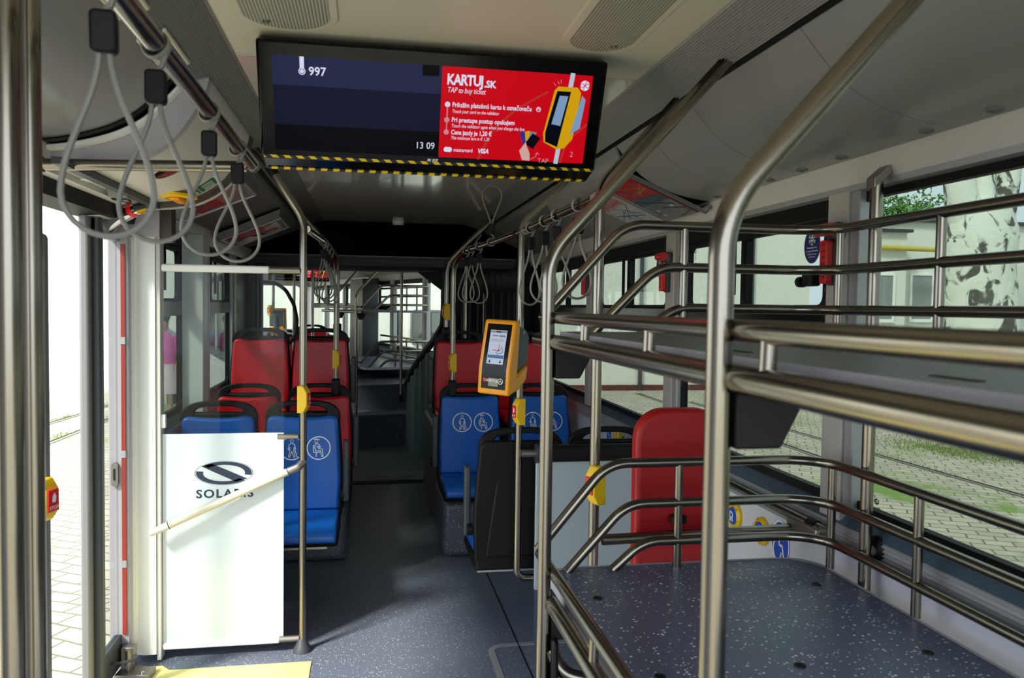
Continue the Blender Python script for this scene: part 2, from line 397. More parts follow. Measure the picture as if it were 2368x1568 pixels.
# left wall around the door
hd = struct('wall_front', MB().box(XL-.09, XL+.10, 1.2, 3.9, 1.955, 2.04), offwhite)
struct('door_header', MB().prism([(XL-.085, 1.955), (XL+.06, 1.955), (XL+.045, 1.905), (XL-.07, 1.90)], 'y', 1.25, 3.62), rubber, hd)
struct('door_track', MB().box(XL+.16, XL+.19, 2.4, 3.45, 1.955, 1.975), dgrey, hd)
struct('front_wall_panel', MB().box(XL-.06, XL, YF, 1.2, -.05, 2.04), wallm, hd)
struct('door_pillar_head', MB().box(XL-.03, -.885, 3.66, 3.76, 1.857, 1.985), lav, hd)
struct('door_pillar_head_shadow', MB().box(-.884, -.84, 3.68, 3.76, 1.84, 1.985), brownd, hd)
# ---- white door pillar with its cover
YP = 3.694
dp = struct('trim_20', MB().prism([(-1.03, 3.69), (-.955, 3.665), (-.905, 3.665), (-.905, 3.735), (-1.03, 3.735)], 'z', .035, 1.857), white)
struct('pillar_edge', MB().box(-.904, -.885, 3.672, 3.735, .005, 1.857), offwhite, dp, .003)
struct('cover_strip', MB().box(-1.032, -.99, 3.655, 3.70, .06, 1.855), white, dp, .004)
for z in (.45, .92, 1.28, 1.52):
    struct('screw', MB().disc((-1.0, 3.655, z), .004, (0, -1, 0), .002), steel_d, dp)
# ---- door leaves, folded inwards
def rail_frame(name, label, pts, m): pass
dl = struct('door_1', MB().box(-1.077, -.992, 3.60, 3.64, .03, 1.90), lav, None, .006)      # far leaf, hinge stile
struct('glass_pane', MB().box(-1.046, -1.038, 3.33, 3.60, .16, 1.84), doorg, dl)
struct('outer_stile', MB().box(-1.062, -1.012, 3.30, 3.345, .03, 1.92), dgrey, dl, .008)
struct('door_seal', MB().box(-1.076, -1.038, 3.255, 3.298, .03, 1.92), mgrey, dl, .012)
struct('bottom_rail', MB().box(-1.058, -1.026, 3.345, 3.60, .03, .16), dgrey, dl, .004)
struct('top_rail', MB().box(-1.058, -1.026, 3.30, 3.60, 1.83, 1.90), alu, dl, .004)
struct('head_cap', MB().box(-1.078, -.99, 3.25, 3.62, 1.90, 1.96), alu, dl, .012)
struct('reflector_strip', MB().box(-1.022, -1.006, 3.592, 3.599, .16, 1.82), mat('reflector_red', (158, 52, 46), .4), dl)
for z in (.45, .92, 1.4): struct('strip_clip', MB().box(-1.023, -1.005, 3.589, 3.60, z, z+.03), alu, dl)
struct('latch', MB().ring(rrect(-1.062, -1.035, .80, .90, .012), rrect(-1.054, -1.043, .825, .875, .005), 'y', 3.585, 3.60), steel_d, dl)
nd = struct('door_2', MB().prism(rrect(-.90, -.822, .02, 1.78, .05, 6), 'y', 2.18, 2.22), dgrey, None, .006)     # near leaf, edge on
struct('door_edge', MB().prism(rrect(-.835, -.800, .02, 1.75, .016, 6), 'y', 2.185, 2.215), mgrey, nd, .004)
def stop_button(label, loc, rz, wd=.05, h=.122, side=-1, flip=False):
    t = thing('stop_button', label, 'stop button', loc, (0, 0, rz), 'yellow stop buttons')
    obj('housing', MB().prism([(-.026, -h/2), (.026, -h/2), (.026, h/2), (-.026, h/2)] if False else [(.022, -h/2), (.022, h/2), (-.006, h/2), (-.024, h*.24), (-.024, -h*.24), (-.006, -h/2)], 'x', -wd/2, wd/2), yellow, t, .004)
    b = obj('push_button', MB().box(-.019, .019, -.0275, -.0235, -.028, .028), reds, t, .002)
    mb = MB(); text_bm(mb, 'STOP', 0, -.022, .013, 'CENTER', .01, y=-.0278)
    flat(mb, [(-.006, -.004), (.006, -.004), (.008, .010), (.002, .020), (-.005, .012)], -.0278)
    obj('lettering', mb, whitep, b)
    return t
stop_button('yellow stop button on the edge of the near door leaf at the left', (-.800, 2.17, 1.078), 1.25, .05, .108)
# hinge hardware at the foot of the pillar
hg = thing('door_hinge', 'grey metal door hinge with curved arm at the foot of the white pillar', 'hinge', (-.98, 3.56, 0))
mb = MB(); arc = [(-1.02+.075*math.cos(math.radians(a)), 3.50+.05*math.sin(math.radians(a)), .098) for a in range(150, 395, 12)]
wobj('curved_arm', mb.tube(arc, .009, 8, ry=.005), dgrey, hg)
wobj('bracket', MB().box(-1.02, -.965, 3.55, 3.60, .02, .12), steel_d, hg, .004)
wobj('base_plate', MB().prism([(-1.03, 3.50), (-.89, 3.48), (-.88, 3.56), (-1.02, 3.60)], 'z', .006, .028), steel_d, hg, .003)
wobj('pivot', MB().cyl((-.985, 3.545, .02), (-.985, 3.545, .115), .014), steel_d, hg)
wobj('bolt', MB().lathe([(.009, 0), (.009, .006), (.005, .009)], (-.92, 3.50, .028)), chrome, hg)
hg.parent = dl; hg.name = 'hinge'
for k in ('label', 'category'): del hg[k]
# tube that swings the leaf, from header to leaf
A, B = pt(245, 520, y=3.45), pt(322, 478, y=3.3)
da = thing('door_arm', 'shiny swing arm tube with red ring above the open door', 'door arm', A)
wobj('tube', MB().cyl(A, B, .028), chrome, da); wobj('end_cap', MB().lathe([(.036, 0), (.036, .02), (.028, .03)], A, A-B), chrome, da)
wobj('red_ring', MB().cyl(A.lerp(B, .80), A.lerp(B, .92), .0295), reds, da)
da.parent = dl; da.name = 'swing_arm'
for k in ('label', 'category'): del da[k]
# ---- tubes
def pipe(name, par, pts, r=.017, fr=.12, m=None, seg=16, n=8): return wobj(name, MB().tube(fillet(pts, fr, n), r, seg), m or steel, par)
def collar(par, a, b, r=.021, m=None): return wobj('collar', MB().tube([a, b], r, 18), m or black, par)
# left grab pole by the partition: floor, straight up, then out to the cable slot
XA = -.287
g = thing('grab_pole', 'tall stainless grab pole at the right end of the glass partition', 'pole', (XA, YP, 0))
pipe('tube', g, [(XA, YP, .02), (XA, YP, 1.955), (-.425, YP, 2.17)], .0168, .16)
pipe('upper_tube', g, [(-.418, YP, 2.158), (-.50, YP, 2.262)], .0185)
collar(g, Vector((-.41, YP, 2.148)), Vector((-.434, YP, 2.184)), .022)
wobj('foot', MB().lathe([(.042, .0), (.040, .012), (.030, .03), (.020, .055), (.0175, .06)], (XA, YP, 0)), dgrey, g)
stop_button('yellow stop button on the grab pole beside the glass partition', (XA+.004, YP-.026, 1.155), 1.3)
# aisle pole over the left red seats with handrail
g = thing('grab_pole', 'bent stainless pole clamped to the left aisle red seat, ending above it', 'pole', (-.205, 5.3, 1.07))
pipe('tube', g, [(-.205, 5.3, 1.10), (-.205, 5.3, 1.86), (-.245, 5.0, 1.945), (-.30, 4.3, 1.955), (-.275, YP+.02, 1.915)], .0168, .15)
collar(g, Vector((-.277, YP+.03, 1.917)), Vector((-.280, YP+.07, 1.920)), .021)
wobj('seat_clamp', MB().box(-.232, -.178, 5.265, 5.335, .99, 1.10), black, g, .012)
stop_button('yellow stop button on the pole clamped to the left red aisle seat', (-.200, 5.274, 1.225), 1.3)
g = thing('grab_pole', 'thin stainless pole clamped to the rear left red seat', 'pole', (-.225, 6.0, 1.39))
pipe('tube', g, [(-.225, 6.02, 1.40), (-.225, 6.02, 1.93), (-.50, 6.02, 2.26)], .0165, .15)
wobj('seat_clamp', MB().box(-.255, -.195, 5.99, 6.06, 1.37, 1.44), black, g, .012)
# right: ticket pole
XB = .688
g = thing('ticket_pole', 'stainless pole that carries the orange ticket validator', 'pole', (XB, 3.62, 0))
pipe('tube', g, [(.78, 3.62, .315), (XB, 3.62, .315), (XB, 3.62, 1.955), (.985, 3.62, 2.265)], .0165, .10)
stop_button('yellow stop button on the ticket pole below the orange validator', (XB-.004, 3.594, 1.10), -1.3)
# right rail pole over blue seat
g = thing('grab_pole', 'bent stainless pole clamped to the right aisle blue seat', 'pole', (.55, 5.27, 1.05))
pipe('tube', g, [(.55, 5.27, 1.09), (.55, 5.27, 1.86), (.60, 5.10, 1.93), (XB-.03, 4.2, 1.925), (XB, 3.64, 1.925), (.70, 2.45, 1.925)], .0168, .14)
collar(g, Vector((XB, 3.69, 1.925)), Vector((XB-.002, 3.73, 1.925)), .0215)
collar(g, Vector((XB+.001, 3.52, 1.925)), Vector((XB+.001, 3.56, 1.925)), .0215, steel_d)
wobj('seat_clamp', MB().box(.523, .577, 5.235, 5.305, .98, 1.09), black, g, .012)
stop_button('yellow stop button on the pole clamped to the right blue seat', (.546, 5.244, 1.205), -1.3)
g = thing('grab_pole', 'stainless pole clamped to the right red seat, bent to the ceiling', 'pole', (.575, 6.0, 1.39))
pipe('tube', g, [(.575, 6.0, 1.40), (.575, 6.0, 1.90), (.93, 6.0, 2.255)], .0165, .17)
wobj('seat_clamp', MB().box(.55, .60, 5.97, 6.03, 1.36, 1.42), black, g, .012)
stop_button('yellow stop button on the pole clamped to the right red seat', (.572, 5.974, 1.535), -1.3)
g = thing('grab_pole', 'slim stainless pole behind the right red seats before the black bellows', 'pole', (.82, 6.85, .5))
pipe('tube', g, [(.825, 6.85, .35), (.825, 6.85, 2.0), (.95, 6.85, 2.2)], .0165, .12)
# vertical pole by the wheelchair bay
g = thing('grab_pole', 'stainless pole with stop button beside the grey board and red pad', 'pole', (.715, 2.45, 0))
pipe('tube', g, [(.715, 2.45, .0), (.715, 2.45, 1.96), (.985, 2.45, 2.265)], .0165, .14)
stop_button('yellow stop button on the pole between the grey board and luggage shelves', (.712, 2.424, 1.02), -1.25)
g = thing('handrail', 'horizontal stainless bar across the front of the red back pad', 'handrail', (.73, 2.42, .85))
pipe('tube', g, [(.735, 2.42, .845), (1.41, 2.42, .857)], .0175)
wobj('wall_bracket', MB().box(1.38, 1.448, 2.26, 2.45, .855, .90), steel_d, g, .01)
g = thing('handrail', 'stainless side rail along the white wall under the window ledge', 'handrail', (1.41, 2.3, .9))
pipe('tube', g, [(1.405, 2.27, .895), (1.405, 3.55, .895), (1.448, 3.60, .895)], .0165, .04)
collar(g, Vector((1.405, 2.30, .895)), Vector((1.405, 2.345, .895)), .02)
# post behind the luggage shelves, between the side windows
g = thing('window_post', 'stainless post in front of the pillar beside the near side window', 'pole', (1.405, 2.05, 0))
pipe('tube', g, [(1.405, 2.05, .0), (1.405, 2.05, 1.945)], .0178)
wobj('top_bracket', MB().prism([(1.385, 1.925), (1.385, 1.955), (1.425, 1.99), (1.448, 1.99), (1.448, 1.975)], 'y', 2.03, 2.07), steel_d, g, .002)
wobj('wall_stub', MB().cyl((1.40, 2.05, .895), (1.446, 2.05, .895), .016), steel_d, g)
wobj('rosette', MB().lathe([(.042, 0), (.042, -.012), (.024, -.02)], (1.449, 2.05, .895), (1, 0, 0)), black, g)
# foreground posts at the left edge
g = thing('door_post', 'blurred stainless post at the left edge, nearest to the open door', 'pole', (-.513, 1.35, 0))
pipe('tube', g, [(-.513, 1.35, .0), (-.513, 1.35, 2.2)], .0165)
g = thing('door_post', 'blurred stainless post cut by the left picture edge', 'pole', (-.500, 1.24, 0))
pipe('tube', g, [(-.500, 1.24, .0), (-.500, 1.24, 2.2)], .0165)
# overhead rail at the left with its cross bar
g = thing('overhead_rail', 'overhead stainless rail with four large hanging straps near the door', 'rail', (-.36, 2.5, 2.0))
ZR = 1.995
pipe('tube', g, [(-.352, .75, ZR+.02), (-.345, 2.50, ZR)], .0185)
wobj('end_cap', MB().cyl((-.345, 2.50, ZR), (-.3448, 2.545, ZR), .0195), steel_d, g)
g = thing('cross_bar', 'horizontal stainless bar across the door opening below the ceiling cover', 'bar', (-.65, 2.5, 1.98))
pipe('tube', g, [(-.935, 2.5, 1.967), (-.36, 2.5, 1.985)], .0168)
wobj('end_clamp', MB().cyl((-.965, 2.5, 1.966), (-.915, 2.5, 1.968), .022), black, g)
# ---- glass partition with frosted panel and bars
gp = thing('glass_partition', 'clear glass partition with white lower panel and dark oval emblem', 'partition', (-.6, YP, 0))
XG = pt(657, 800, y=YP).x
wobj('glass_pane', MB().box(-.884, XG, YP-.003, YP+.003, 1.002, 1.71), clear, gp)
fp = wobj('lower_panel', MB().box(-.883, XG, YP-.004, YP+.004, .075, 1.002), milk, gp)
ZS = lambda px, py: (lambda p: (p.x, p.z))(pt(px, py, y=YP-.0055))
def logo(mb, y):
    cx, cz = ZS(518, 1094); rx = (pt(586, 1094, y=y).x-pt(451, 1094, y=y).x)/2; rz = rx*.43
    E = lambda s, a: (cx+rx*s*math.cos(math.radians(a)), cz+rz*(s if s > .9 else s-.03)*math.sin(math.radians(a)))
    # thin outline, then the two swelling halves and the slanted bar of the emblem
    for a in range(0, 360, 6):
        flat(mb, [E(1.0, a), E(1.0, a+6), E(.985, a+6), E(.985, a)], y)
    def half(a0, a1):
        n = 24
        for k in range(n):
            t0, t1 = a0+(a1-a0)*k/n, a0+(a1-a0)*(k+1)/n
            flat(mb, [E(.955, t0), E(.955, t1), E(.72, t1), E(.72, t0)], y)
    half(-12, 138); half(168, 318)
    P = lambda u, v: (cx+rx*u, cz+rz*v)
    flat(mb, [P(-.78, .60), P(-.42, .80), P(.80, -.50), P(.40, -.74)], y)
    flat(mb, [P(-.86, .32), P(-.84, .12), P(.20, -.62), P(.45, -.85), P(.1, -.98), P(-.3, -.92)], y) if False else None
mb = MB(); logo(mb, YP-.0055)
x0, z0 = ZS(453, 1152); x1, _ = ZS(586, 1152)
text_bm(mb, 'SOLARIS', 0, z0, .052, 'LEFT', .022, space=1.16, y=YP-.0055, sx=1.0)
vs = [v for v in mb.bm.verts if v.co.z < z0+.045 and v.co.x > -.05]
tx = max(v.co.x for v in vs); 
for v in vs: v.co.x = x0+(v.co.x)/tx*(x1-x0)
wobj('emblem', mb, darkp, fp, label='dark blue oval emblem with lettering below')
tb = wobj('top_bar', MB().box(-.884, -.432, YP-.018, YP+.018, 1.712, 1.745), white, gp, .008)
wobj('bar_bracket', MB().cyl((-.433, YP, 1.728), (XA-.014, YP, 1.728), .0165), steel_d, gp)
wobj('bottom_bar', MB().box(-.884, -.385, YP-.016, YP+.016, .045, .076), white, gp, .008)
wobj('bar_bracket', MB().cyl((-.386, YP, .06), (XA-.014, YP, .06), .0145), steel_d, gp)
wobj('glass_clip', MB().cyl(pt(642, 1009, y=YP), pt(690, 1009, y=YP), .0125), steel_d, gp)
wobj('glass_clip', MB().box(-.89, -.868, YP-.012, YP+.012, 1.03, 1.09), white, gp, .003)
dh = thing('handrail', 'slanted white handrail in front of the white partition panel', 'handrail', pt(400, 1212, y=3.63))
a, b = pt(347, 1234, y=3.63), pt(690, 1080, y=YP-.02); c, d = a.lerp(b, .12), a.lerp(b, .93)
wobj('tube', MB().cyl(c, d, .0165), mat('warm_white_tube', (206, 198, 176), .3), dh); wobj('end_joint', MB().tube([a, a.lerp(c, .8), c], [.014, .0175, .0175], 18), offwhite, dh)
wobj('end_joint', MB().tube(fillet([d, b, pt(703, 1066, y=YP)], .03), .0178, 18), steel_d, dh)
for q in (.12, .93): wobj('black_ring', MB().cyl(a.lerp(b, q-.005), a.lerp(b, q+.005), .0172), rubber, dh)
# ---- hanging straps
def strap(label, p, group, ang=0.0, L=.225, W=.115, up=False, tilt=0.0, rr=.0185):
    """hangs from a rail running along Y at p; the loop opens in a plane turned by ang about the vertical"""
    t = thing('hanging_strap', label, 'strap', p, (tilt, 0, 0), group)
    if up: t.rotation_euler = (PI, 0, 0)
    n = 18; s = -1
    obj('collar', MB().tube([(rr*1.12*math.cos(2*PI*k/n), .004*math.sin(4*PI*k/n), rr*1.12*math.sin(2*PI*k/n)) for k in range(n)], .0035, 8, closed=True, ry=.011), strapg, t)
    obj('neck', MB().tube([(rr*.9, 0, -.012), (.008, .004, -.034), (-.004, 0, -.045)], .0045, 8, ry=.007), strapg, t)
    gr = obj('grip_block', MB().prism(rrect(-.017, .017, -.098, -.042, .008), 'y', -.013, .013), black, t, .004)
    gr.rotation_euler = (0, 0, ang)
    pts = []; z0 = -.095; zc = z0-L+W/2
    for k in range(11):
        q = k/10; e = q*q*(3-2*q); pts.append((-.006-(W/2-.006)*(e*.9+q*.1), z0+(zc-z0)*q))
    for k in range(1, 14):
        a_ = PI+PI*k/13; pts.append((W/2*math.cos(a_), zc+W/2*math.sin(a_)))
    for k in range(1, 11):
        q = 1-k/10; e = q*q*(3-2*q); pts.append((.006+(W/2-.006)*(e*.9+q*.1), z0+(zc-z0)*q))
    obj('loop', MB().tube([(x*math.cos(ang), x*math.sin(ang), z) for x, z in pts], .0042, 8, ry=.0062), strapg, t)
    return t
gl = 'straps on the left overhead rail'
for (y, ang, tl, L, lb) in ((1.16, .15, .06, .245, 'largest grey hanging strap with black grip near the top left corner'), (1.43, .1, .0, .23, 'second large grey strap on the overhead rail, over the door cross bar'),
                     (1.88, .2, .0, .22, 'third grey strap on the left overhead rail before the door cover'), (2.27, .1, .0, .21, 'grey strap at the far end of the left overhead rail')):
    strap(lb, (-.35, y, ZR+.01*(2.5-y)), gl, ang, L, .115, tilt=tl)
gl = 'straps bunched on the left bent pole'
for k, (y, x, z) in enumerate(((4.80, -.262, 1.943), (4.90, -.254, 1.938), (5.0, -.243, 1.925), (5.08, -.233, 1.905))):
    strap(['nearest grey strap of the bunch above the left red seats', 'second grey strap in the bunch above the left red seats', 'third grey strap in the bunch above the left red seats', 'farthest grey strap of the bunch above the left red seats'][k], (x, y, z), gl, .3-.2*k, .235, .105)
gl = 'straps on the right overhead rail'
for y, ang, L, lb in ((3.42, .5, .24, 'grey strap next behind the ticket pole on the right rail, near side'), (3.14, .2, .23, 'grey strap in the middle of three on the right rail by the luggage pole'),
                      (2.93, -.2, .22, 'grey strap hanging partly behind the bent luggage rack pole'), (2.62, .3, .22, 'grey strap under the posters beside the stainless pole')):
    strap(lb, (XB+.003, y, 1.925), gl, ang, L, .115)
for y, ang, L, lb, up in ((5.02, .2, .23, 'farthest grey strap on the right rail, above the blue seat', 0), (4.86, .0, .23, 'second farthest grey strap on the right rail above the blue seat', 0),
                      (4.62, .15, .235, 'grey strap with round loop left of the orange validator', 0), (4.30, .1, .21, 'grey strap flipped up so its loop stands above the right rail', 1)):
    strap(lb, (.60+(5.1-y)*.065, y, 1.928), gl, ang, L, .105, up=bool(up))
# ================================================================ passenger information display
def em(name, rgb, e): return mat(name, rgb, .3, emit=e, spec=.06)
SE = 0.36
s_navy = em('screen_navy', (24, 30, 54), SE); s_navy2 = em('screen_navy_light', (44, 50, 88), SE); s_dark = em('screen_dark', (6, 8, 14), SE)
s_red = em('screen_red', (226, 8, 30), SE*1.1); s_white = em('screen_white', (225, 228, 250), SE*1.35); s_pink = em('screen_pink', (238, 160, 170), SE)
s_yel = em('screen_yellow', (246, 190, 20), SE); s_blk = em('screen_black', (10, 14, 24), SE); s_blue = em('screen_blue', (140, 175, 215), SE*1.1)
s_skin = em('screen_skin', (232, 190, 180), SE*1.1); s_or = em('screen_orange', (214, 60, 50), SE); s_cb = em('screen_card_blue', (50, 60, 170), SE)
s_grey = em('screen_grey', (150, 155, 165), SE); s_pale = em('screen_pale', (196, 214, 236), SE*1.2)
hazy = bpy.data.materials.new('hazard_tape'); hazy.use_nodes = True
n_ = hazy.node_tree.nodes; l_ = hazy.node_tree.links; tc_ = n_.new('ShaderNodeTexCoord'); sx_ = n_.new('ShaderNodeSeparateXYZ'); l_.new(tc_.outputs['Object'], sx_.inputs[0])
a1 = n_.new('ShaderNodeMath'); a1.operation = 'ADD'; l_.new(sx_.outputs['X'], a1.inputs[0]); l_.new(sx_.outputs['Z'], a1.inputs[1])
a2 = n_.new('ShaderNodeMath'); a2.operation = 'ADD'; l_.new(a1.outputs[0], a2.inputs[0]); l_.new(sx_.outputs['Y'], a2.inputs[1])
a3 = n_.new('ShaderNodeMath'); a3.operation = 'MULTIPLY'; a3.inputs[1].default_value = 29; l_.new(a2.outputs[0], a3.inputs[0])
a4 = n_.new('ShaderNodeMath'); a4.operation = 'FRACT'; l_.new(a3.outputs[0], a4.inputs[0])
a5 = n_.new('ShaderNodeMath'); a5.operation = 'GREATER_THAN'; a5.inputs[1].default_value = .5; l_.new(a4.outputs[0], a5.inputs[0])
mx_ = n_.new('ShaderNodeMixRGB'); mx_.inputs[1].default_value = (.008, .008, .008, 1); mx_.inputs[2].default_value = (*lin((240, 200, 10)), 1)
l_.new(a5.outputs[0], mx_.inputs[0]); l_.new(mx_.outputs[0], n_['Principled BSDF'].inputs['Base Color'])
def display(label, loc, rot, W, H):
    """front face in the local XZ plane, centre at the origin; W wide, H high"""
    t = thing('information_display', label, 'display', loc, rot)
    hs = obj('housing', MB().box(-W/2, W/2, .0, .075, -H/2, H/2), blackg, t, .008)
    obj('rear_cover', MB().prism([(.075, -H/2+.02), (.125, -H/2+.06), (.125, H/2-.02), (.075, H/2-.01)], 'x', -W/2+.03, W/2-.03), black, t, .006)
    X = lambda u: -W/2+u*W; Z = lambda v: H/2-v*H         # u, v from the top left corner
    Q = lambda mb, u0, v0, u1, v1, y: flat(mb, [(X(u0), Z(v0)), (X(u0), Z(v1)), (X(u1), Z(v1)), (X(u1), Z(v0))], y)
    u0, um, u1, v0, v1 = .042, .512, .958, .125, .925
    sc = obj('screen', Q(Q(MB(), u0, v0, um, v0+.24, -.0006), u0, v0+.24, um, v0+.24, -.0006), s_navy2, t)
    mb = Q(MB(), u0, v0+.24, um, v1-.225, -.0006); obj('screen_band', mb, s_navy, sc)
    mb = Q(MB(), u0, v1-.225, um, v1, -.0006); obj('screen_footer', mb, s_dark, sc)
    mb = Q(MB(), um-.055, v0, um-.008, v0+.09, -.0010); obj('screen_tab', mb, s_dark, sc)
    ad = obj('advert', Q(MB(), um, v0, u1, v1, -.0008), s_red, t)
    wh = MB(); y = -.0016
    T = lambda s_, u, v, h, e=None, **k: text_bm(wh, s_, X(u), Z(v), h*H, y=y, to=X(e) if e else None, **k)
    # left half: line bullet, stop number, clock
    Q(wh, .116, v0+.0, .128, v0+.10, y); annulus(wh, X(.122), Z(.245), .030*H, .008*H, y); flat(wh, circ(X(.122), Z(.245), .017*H, 16), y)
    T('997', .140, .272, .098, .188, bold=.02, space=1.02); T('13 09', .442, .855, .085, .499, bold=.004)
    # advert, left column
    T('KARTUJ', .527, .275, .125, .632, bold=.035, space=.92); T('.SK', .636, .283, .083, .672, bold=.035)
    T('TAP to buy ticket', .529, .345, .068, .642, shear=.2, space=.96)
    for v, s_, e in ((.468, 'Priložím platobnú kartu k označovaču', .782), (.600, 'Pri prestupe postup opakujem', .734), (.712, 'Cena jazdy je 1,20 €', .668)): T(s_, .546, v, .0575, e, bold=.022)
    for v, s_, e in ((.520, 'Touch your card on the validator', .686), (.649, 'Touch the validator again when you change the line', .766), (.757, 'The minimum fare is € 1,20', .662)): T(s_, .546, v, .0425, e, shear=.2, bold=.004)
    T('mastercard', .556, .868, .048, .613, bold=.012); T('VISA', .628, .872, .060, .662, bold=.03, shear=.25)
    for cu in (.5345, .5435): flat(wh, circ(X(cu), Z(.852), .024*H, 18), y if cu < .54 else y-.0002)
    for v in (.450,): flat(wh, circ(X(.532), Z(v), .024*H, 18), y)
    flat(wh, circ(X(.936), Z(.215), .045*H, 24), y)
    annulus(wh, X(.803), Z(.448), .022*H, .006*H, y); stroke(wh, [(X(.797), Z(.455)), (X(.803), Z(.435)), (X(.808), Z(.462))], .006*H, y)
    obj('lettering', wh, s_white, sc)
    pk = MB()
    for v in (.585, .695): flat(pk, circ(X(.532), Z(v), .024*H, 18), y)
    stroke(pk, [(X(.532), Z(.472)), (X(.532), Z(.562))], .010*H, y); stroke(pk, [(X(.532), Z(.608)), (X(.532), Z(.672))], .008*H, y)
    for q in ((.858, .215, .853, .190), (.864, .205, .862, .178), (.848, .228, .841, .208)): stroke(pk, [(X(q[0]), Z(q[1])), (X(q[2]), Z(q[3]))], .005*H, y)
    stroke(pk, [(X(.792), Z(.905)), (X(.806), Z(.885)), (X(.812), Z(.845))], .005*H, y); stroke(pk, [(X(.807), Z(.856)), (X(.8125), Z(.842)), (X(.817), Z(.857))], .005*H, y)
    text_bm(pk, 'TAP', X(.815), Z(.935), .06*H, y=y, shear=-.1); text_bm(pk, '2', X(.913), Z(.865), .07*H, y=y)
    for v, d in ((.463, '1'),): pass
    obj('pink_marks', pk, s_pink, ad)
    rd = MB()
    text_bm(rd, '1', X(.532), Z(.462), .032*H, 'CENTER', y=y-.0006); 
    # emblem: a disc cut by a slanted bar and two curls
    cx, cz, r = X(.936), Z(.215), .045*H
    stroke(rd, [(cx-.30*r, cz-1.0*r), (cx+.30*r, cz+1.0*r)], .13*r, y-.0005)
    stroke(rd, [(cx+r*.95*math.cos(a)*1, cz+r*(.42*math.sin(2*a))) for a in [PI*k/12*2 for k in range(13)]], .13*r, y-.0005)
    obj('emblem_cut', rd, s_red, ad)
    og = MB(); o2 = MB(); stroke(og, [(X(.632), Z(v1)), (X(.668), Z(.66)), (X(.735), Z(.46)), (X(.825), Z(.29))], .020*H, y+.0004); stroke(o2, [(X(.885), Z(v1)), (X(.90), Z(.72)), (X(.955), Z(.56))], .018*H, y+.0004)
    obj('orange_streak', og, s_or, ad); obj('orange_streak', o2, s_or, ad)
    # drawn validator on a pole, with cards in a hand
    gp_ = MB(); stroke(gp_, [(X(.896), Z(v0)), (X(.872), Z(v1))], .042*H, y); obj('drawn_pole', gp_, s_pale, ad)
    yb = MB(); flat(yb, [(X(.846), Z(.270)), (X(.856), Z(.235)), (X(.915), Z(.235)), (X(.927), Z(.28)), (X(.916), Z(.70)), (X(.893), Z(.79)), (X(.868), Z(.80)), (X(.828), Z(.74)), (X(.824), Z(.66))], y-.0004); obj('drawn_validator', yb, s_yel, ad)
    bb = MB(); flat(bb, [(X(.931), Z(.30)), (X(.943), Z(.34)), (X(.935), Z(.60)), (X(.905), Z(.66)), (X(.912), Z(.58))], y-.0006)
    flat(bb, [(X(.863), Z(.315)), (X(.889), Z(.315)), (X(.874), Z(.585)), (X(.846), Z(.572))], y-.0009); obj('drawn_screen', bb, s_blue, ad)
    kb = MB(); flat(kb, [(X(.854), Z(.275)), (X(.896), Z(.275)), (X(.871), Z(.78)), (X(.832), Z(.735)), (X(.830), Z(.65))], y-.0007)
    flat(kb, [(X(.792), Z(.665)), (X(.817), Z(.705)), (X(.797), Z(.81)), (X(.770), Z(.765))], y-.0009); obj('drawn_face', kb, s_blk, ad)
    for m_, q in ((s_cb, ((.752, .665), (.765, .650), (.778, .75), (.766, .775))), (s_yel, ((.768, .650), (.784, .645), (.784, .74), (.772, .745))), (s_grey, ((.783, .650), (.804, .655), (.790, .75), (.778, .745)))):
        c = MB(); flat(c, [(X(a), Z(b)) for a, b in q], y-.0005); obj('drawn_card', c, m_, ad)
    hn = MB(); flat(hn, [(X(.755), Z(.83)), (X(.767), Z(.775)), (X(.773), Z(.745)), (X(.778), Z(.79)), (X(.788), Z(.85)), (X(.790), Z(.92)), (X(.766), Z(.915))], y-.0012); obj('drawn_hand', hn, s_skin, ad)
    bt = MB(); text_bm(bt, 'BUSE', X(.478), Z(.978), .045*H, y=-.0006, bold=.03, shear=.15); obj('maker_lettering', bt, white, hs)
    obj('chin', MB().prism([(.004, -H/2+.01), (.004, -H/2-.002), (.060, -H/2-.045), (.11, -H/2-.03), (.11, -H/2+.05)], 'x', -W/2+.006, W/2-.006), blackg, t, .002)
    obj('hazard_tape', MB().box(-W/2+.008, W/2-.008, -.0022, -.0004, -H/2+.001, -H/2+.009), hazy, t)
    obj('hazard_tape', MB().prism([(.0465, -H/2-.0375), (.0595, -H/2-.0470), (.062, -H/2-.046), (.049, -H/2-.036)], 'x', -W/2+.012, W/2-.012), hazy, t)
    return t
tl = math.atan2(.125, .285)
display('wide black information display with red ticket advert under the ceiling', (.183, 2.262, 2.128), (tl, 0, 0), .957, .312)
# ---- perforated speaker grilles on the front ceiling
def grille(label, x0, x1, y0, y1, sgn):
    g = thing('ceiling_grille', label, 'grille', ((x0+x1)/2, y1, 2.293), group='ceiling grilles')
    rd_ = min(.10, (x1-x0)*.49); out = rrect(x0, x1, y0, y1, rd_, 8)
    wobj('rim', MB().prism(rrect(x0-.022, x1+.022, y0-.02, y1+.02, rd_+.018, 8), 'z', 2.289, 2.296), beige, g, .002)
    wobj('grid', MB().prism(out, 'z', 2.2865, 2.290), MATS['grid'], g)
    for q in (.18, .82):
        wobj('screw', MB().lathe([(.009, 0), (.009, -.004), (.004, -.004), (.003, -.001)], (x0+(x1-x0)*(.75 if (q > .5) == (sgn < 0) else .25), y0+(y1-y0)*q if q < .5 else y1-.05, 2.2865)), steel_d, g)
gm = mat('grid', (158, 154, 138), .5); n_ = gm.node_tree.nodes; l_ = gm.node_tree.links
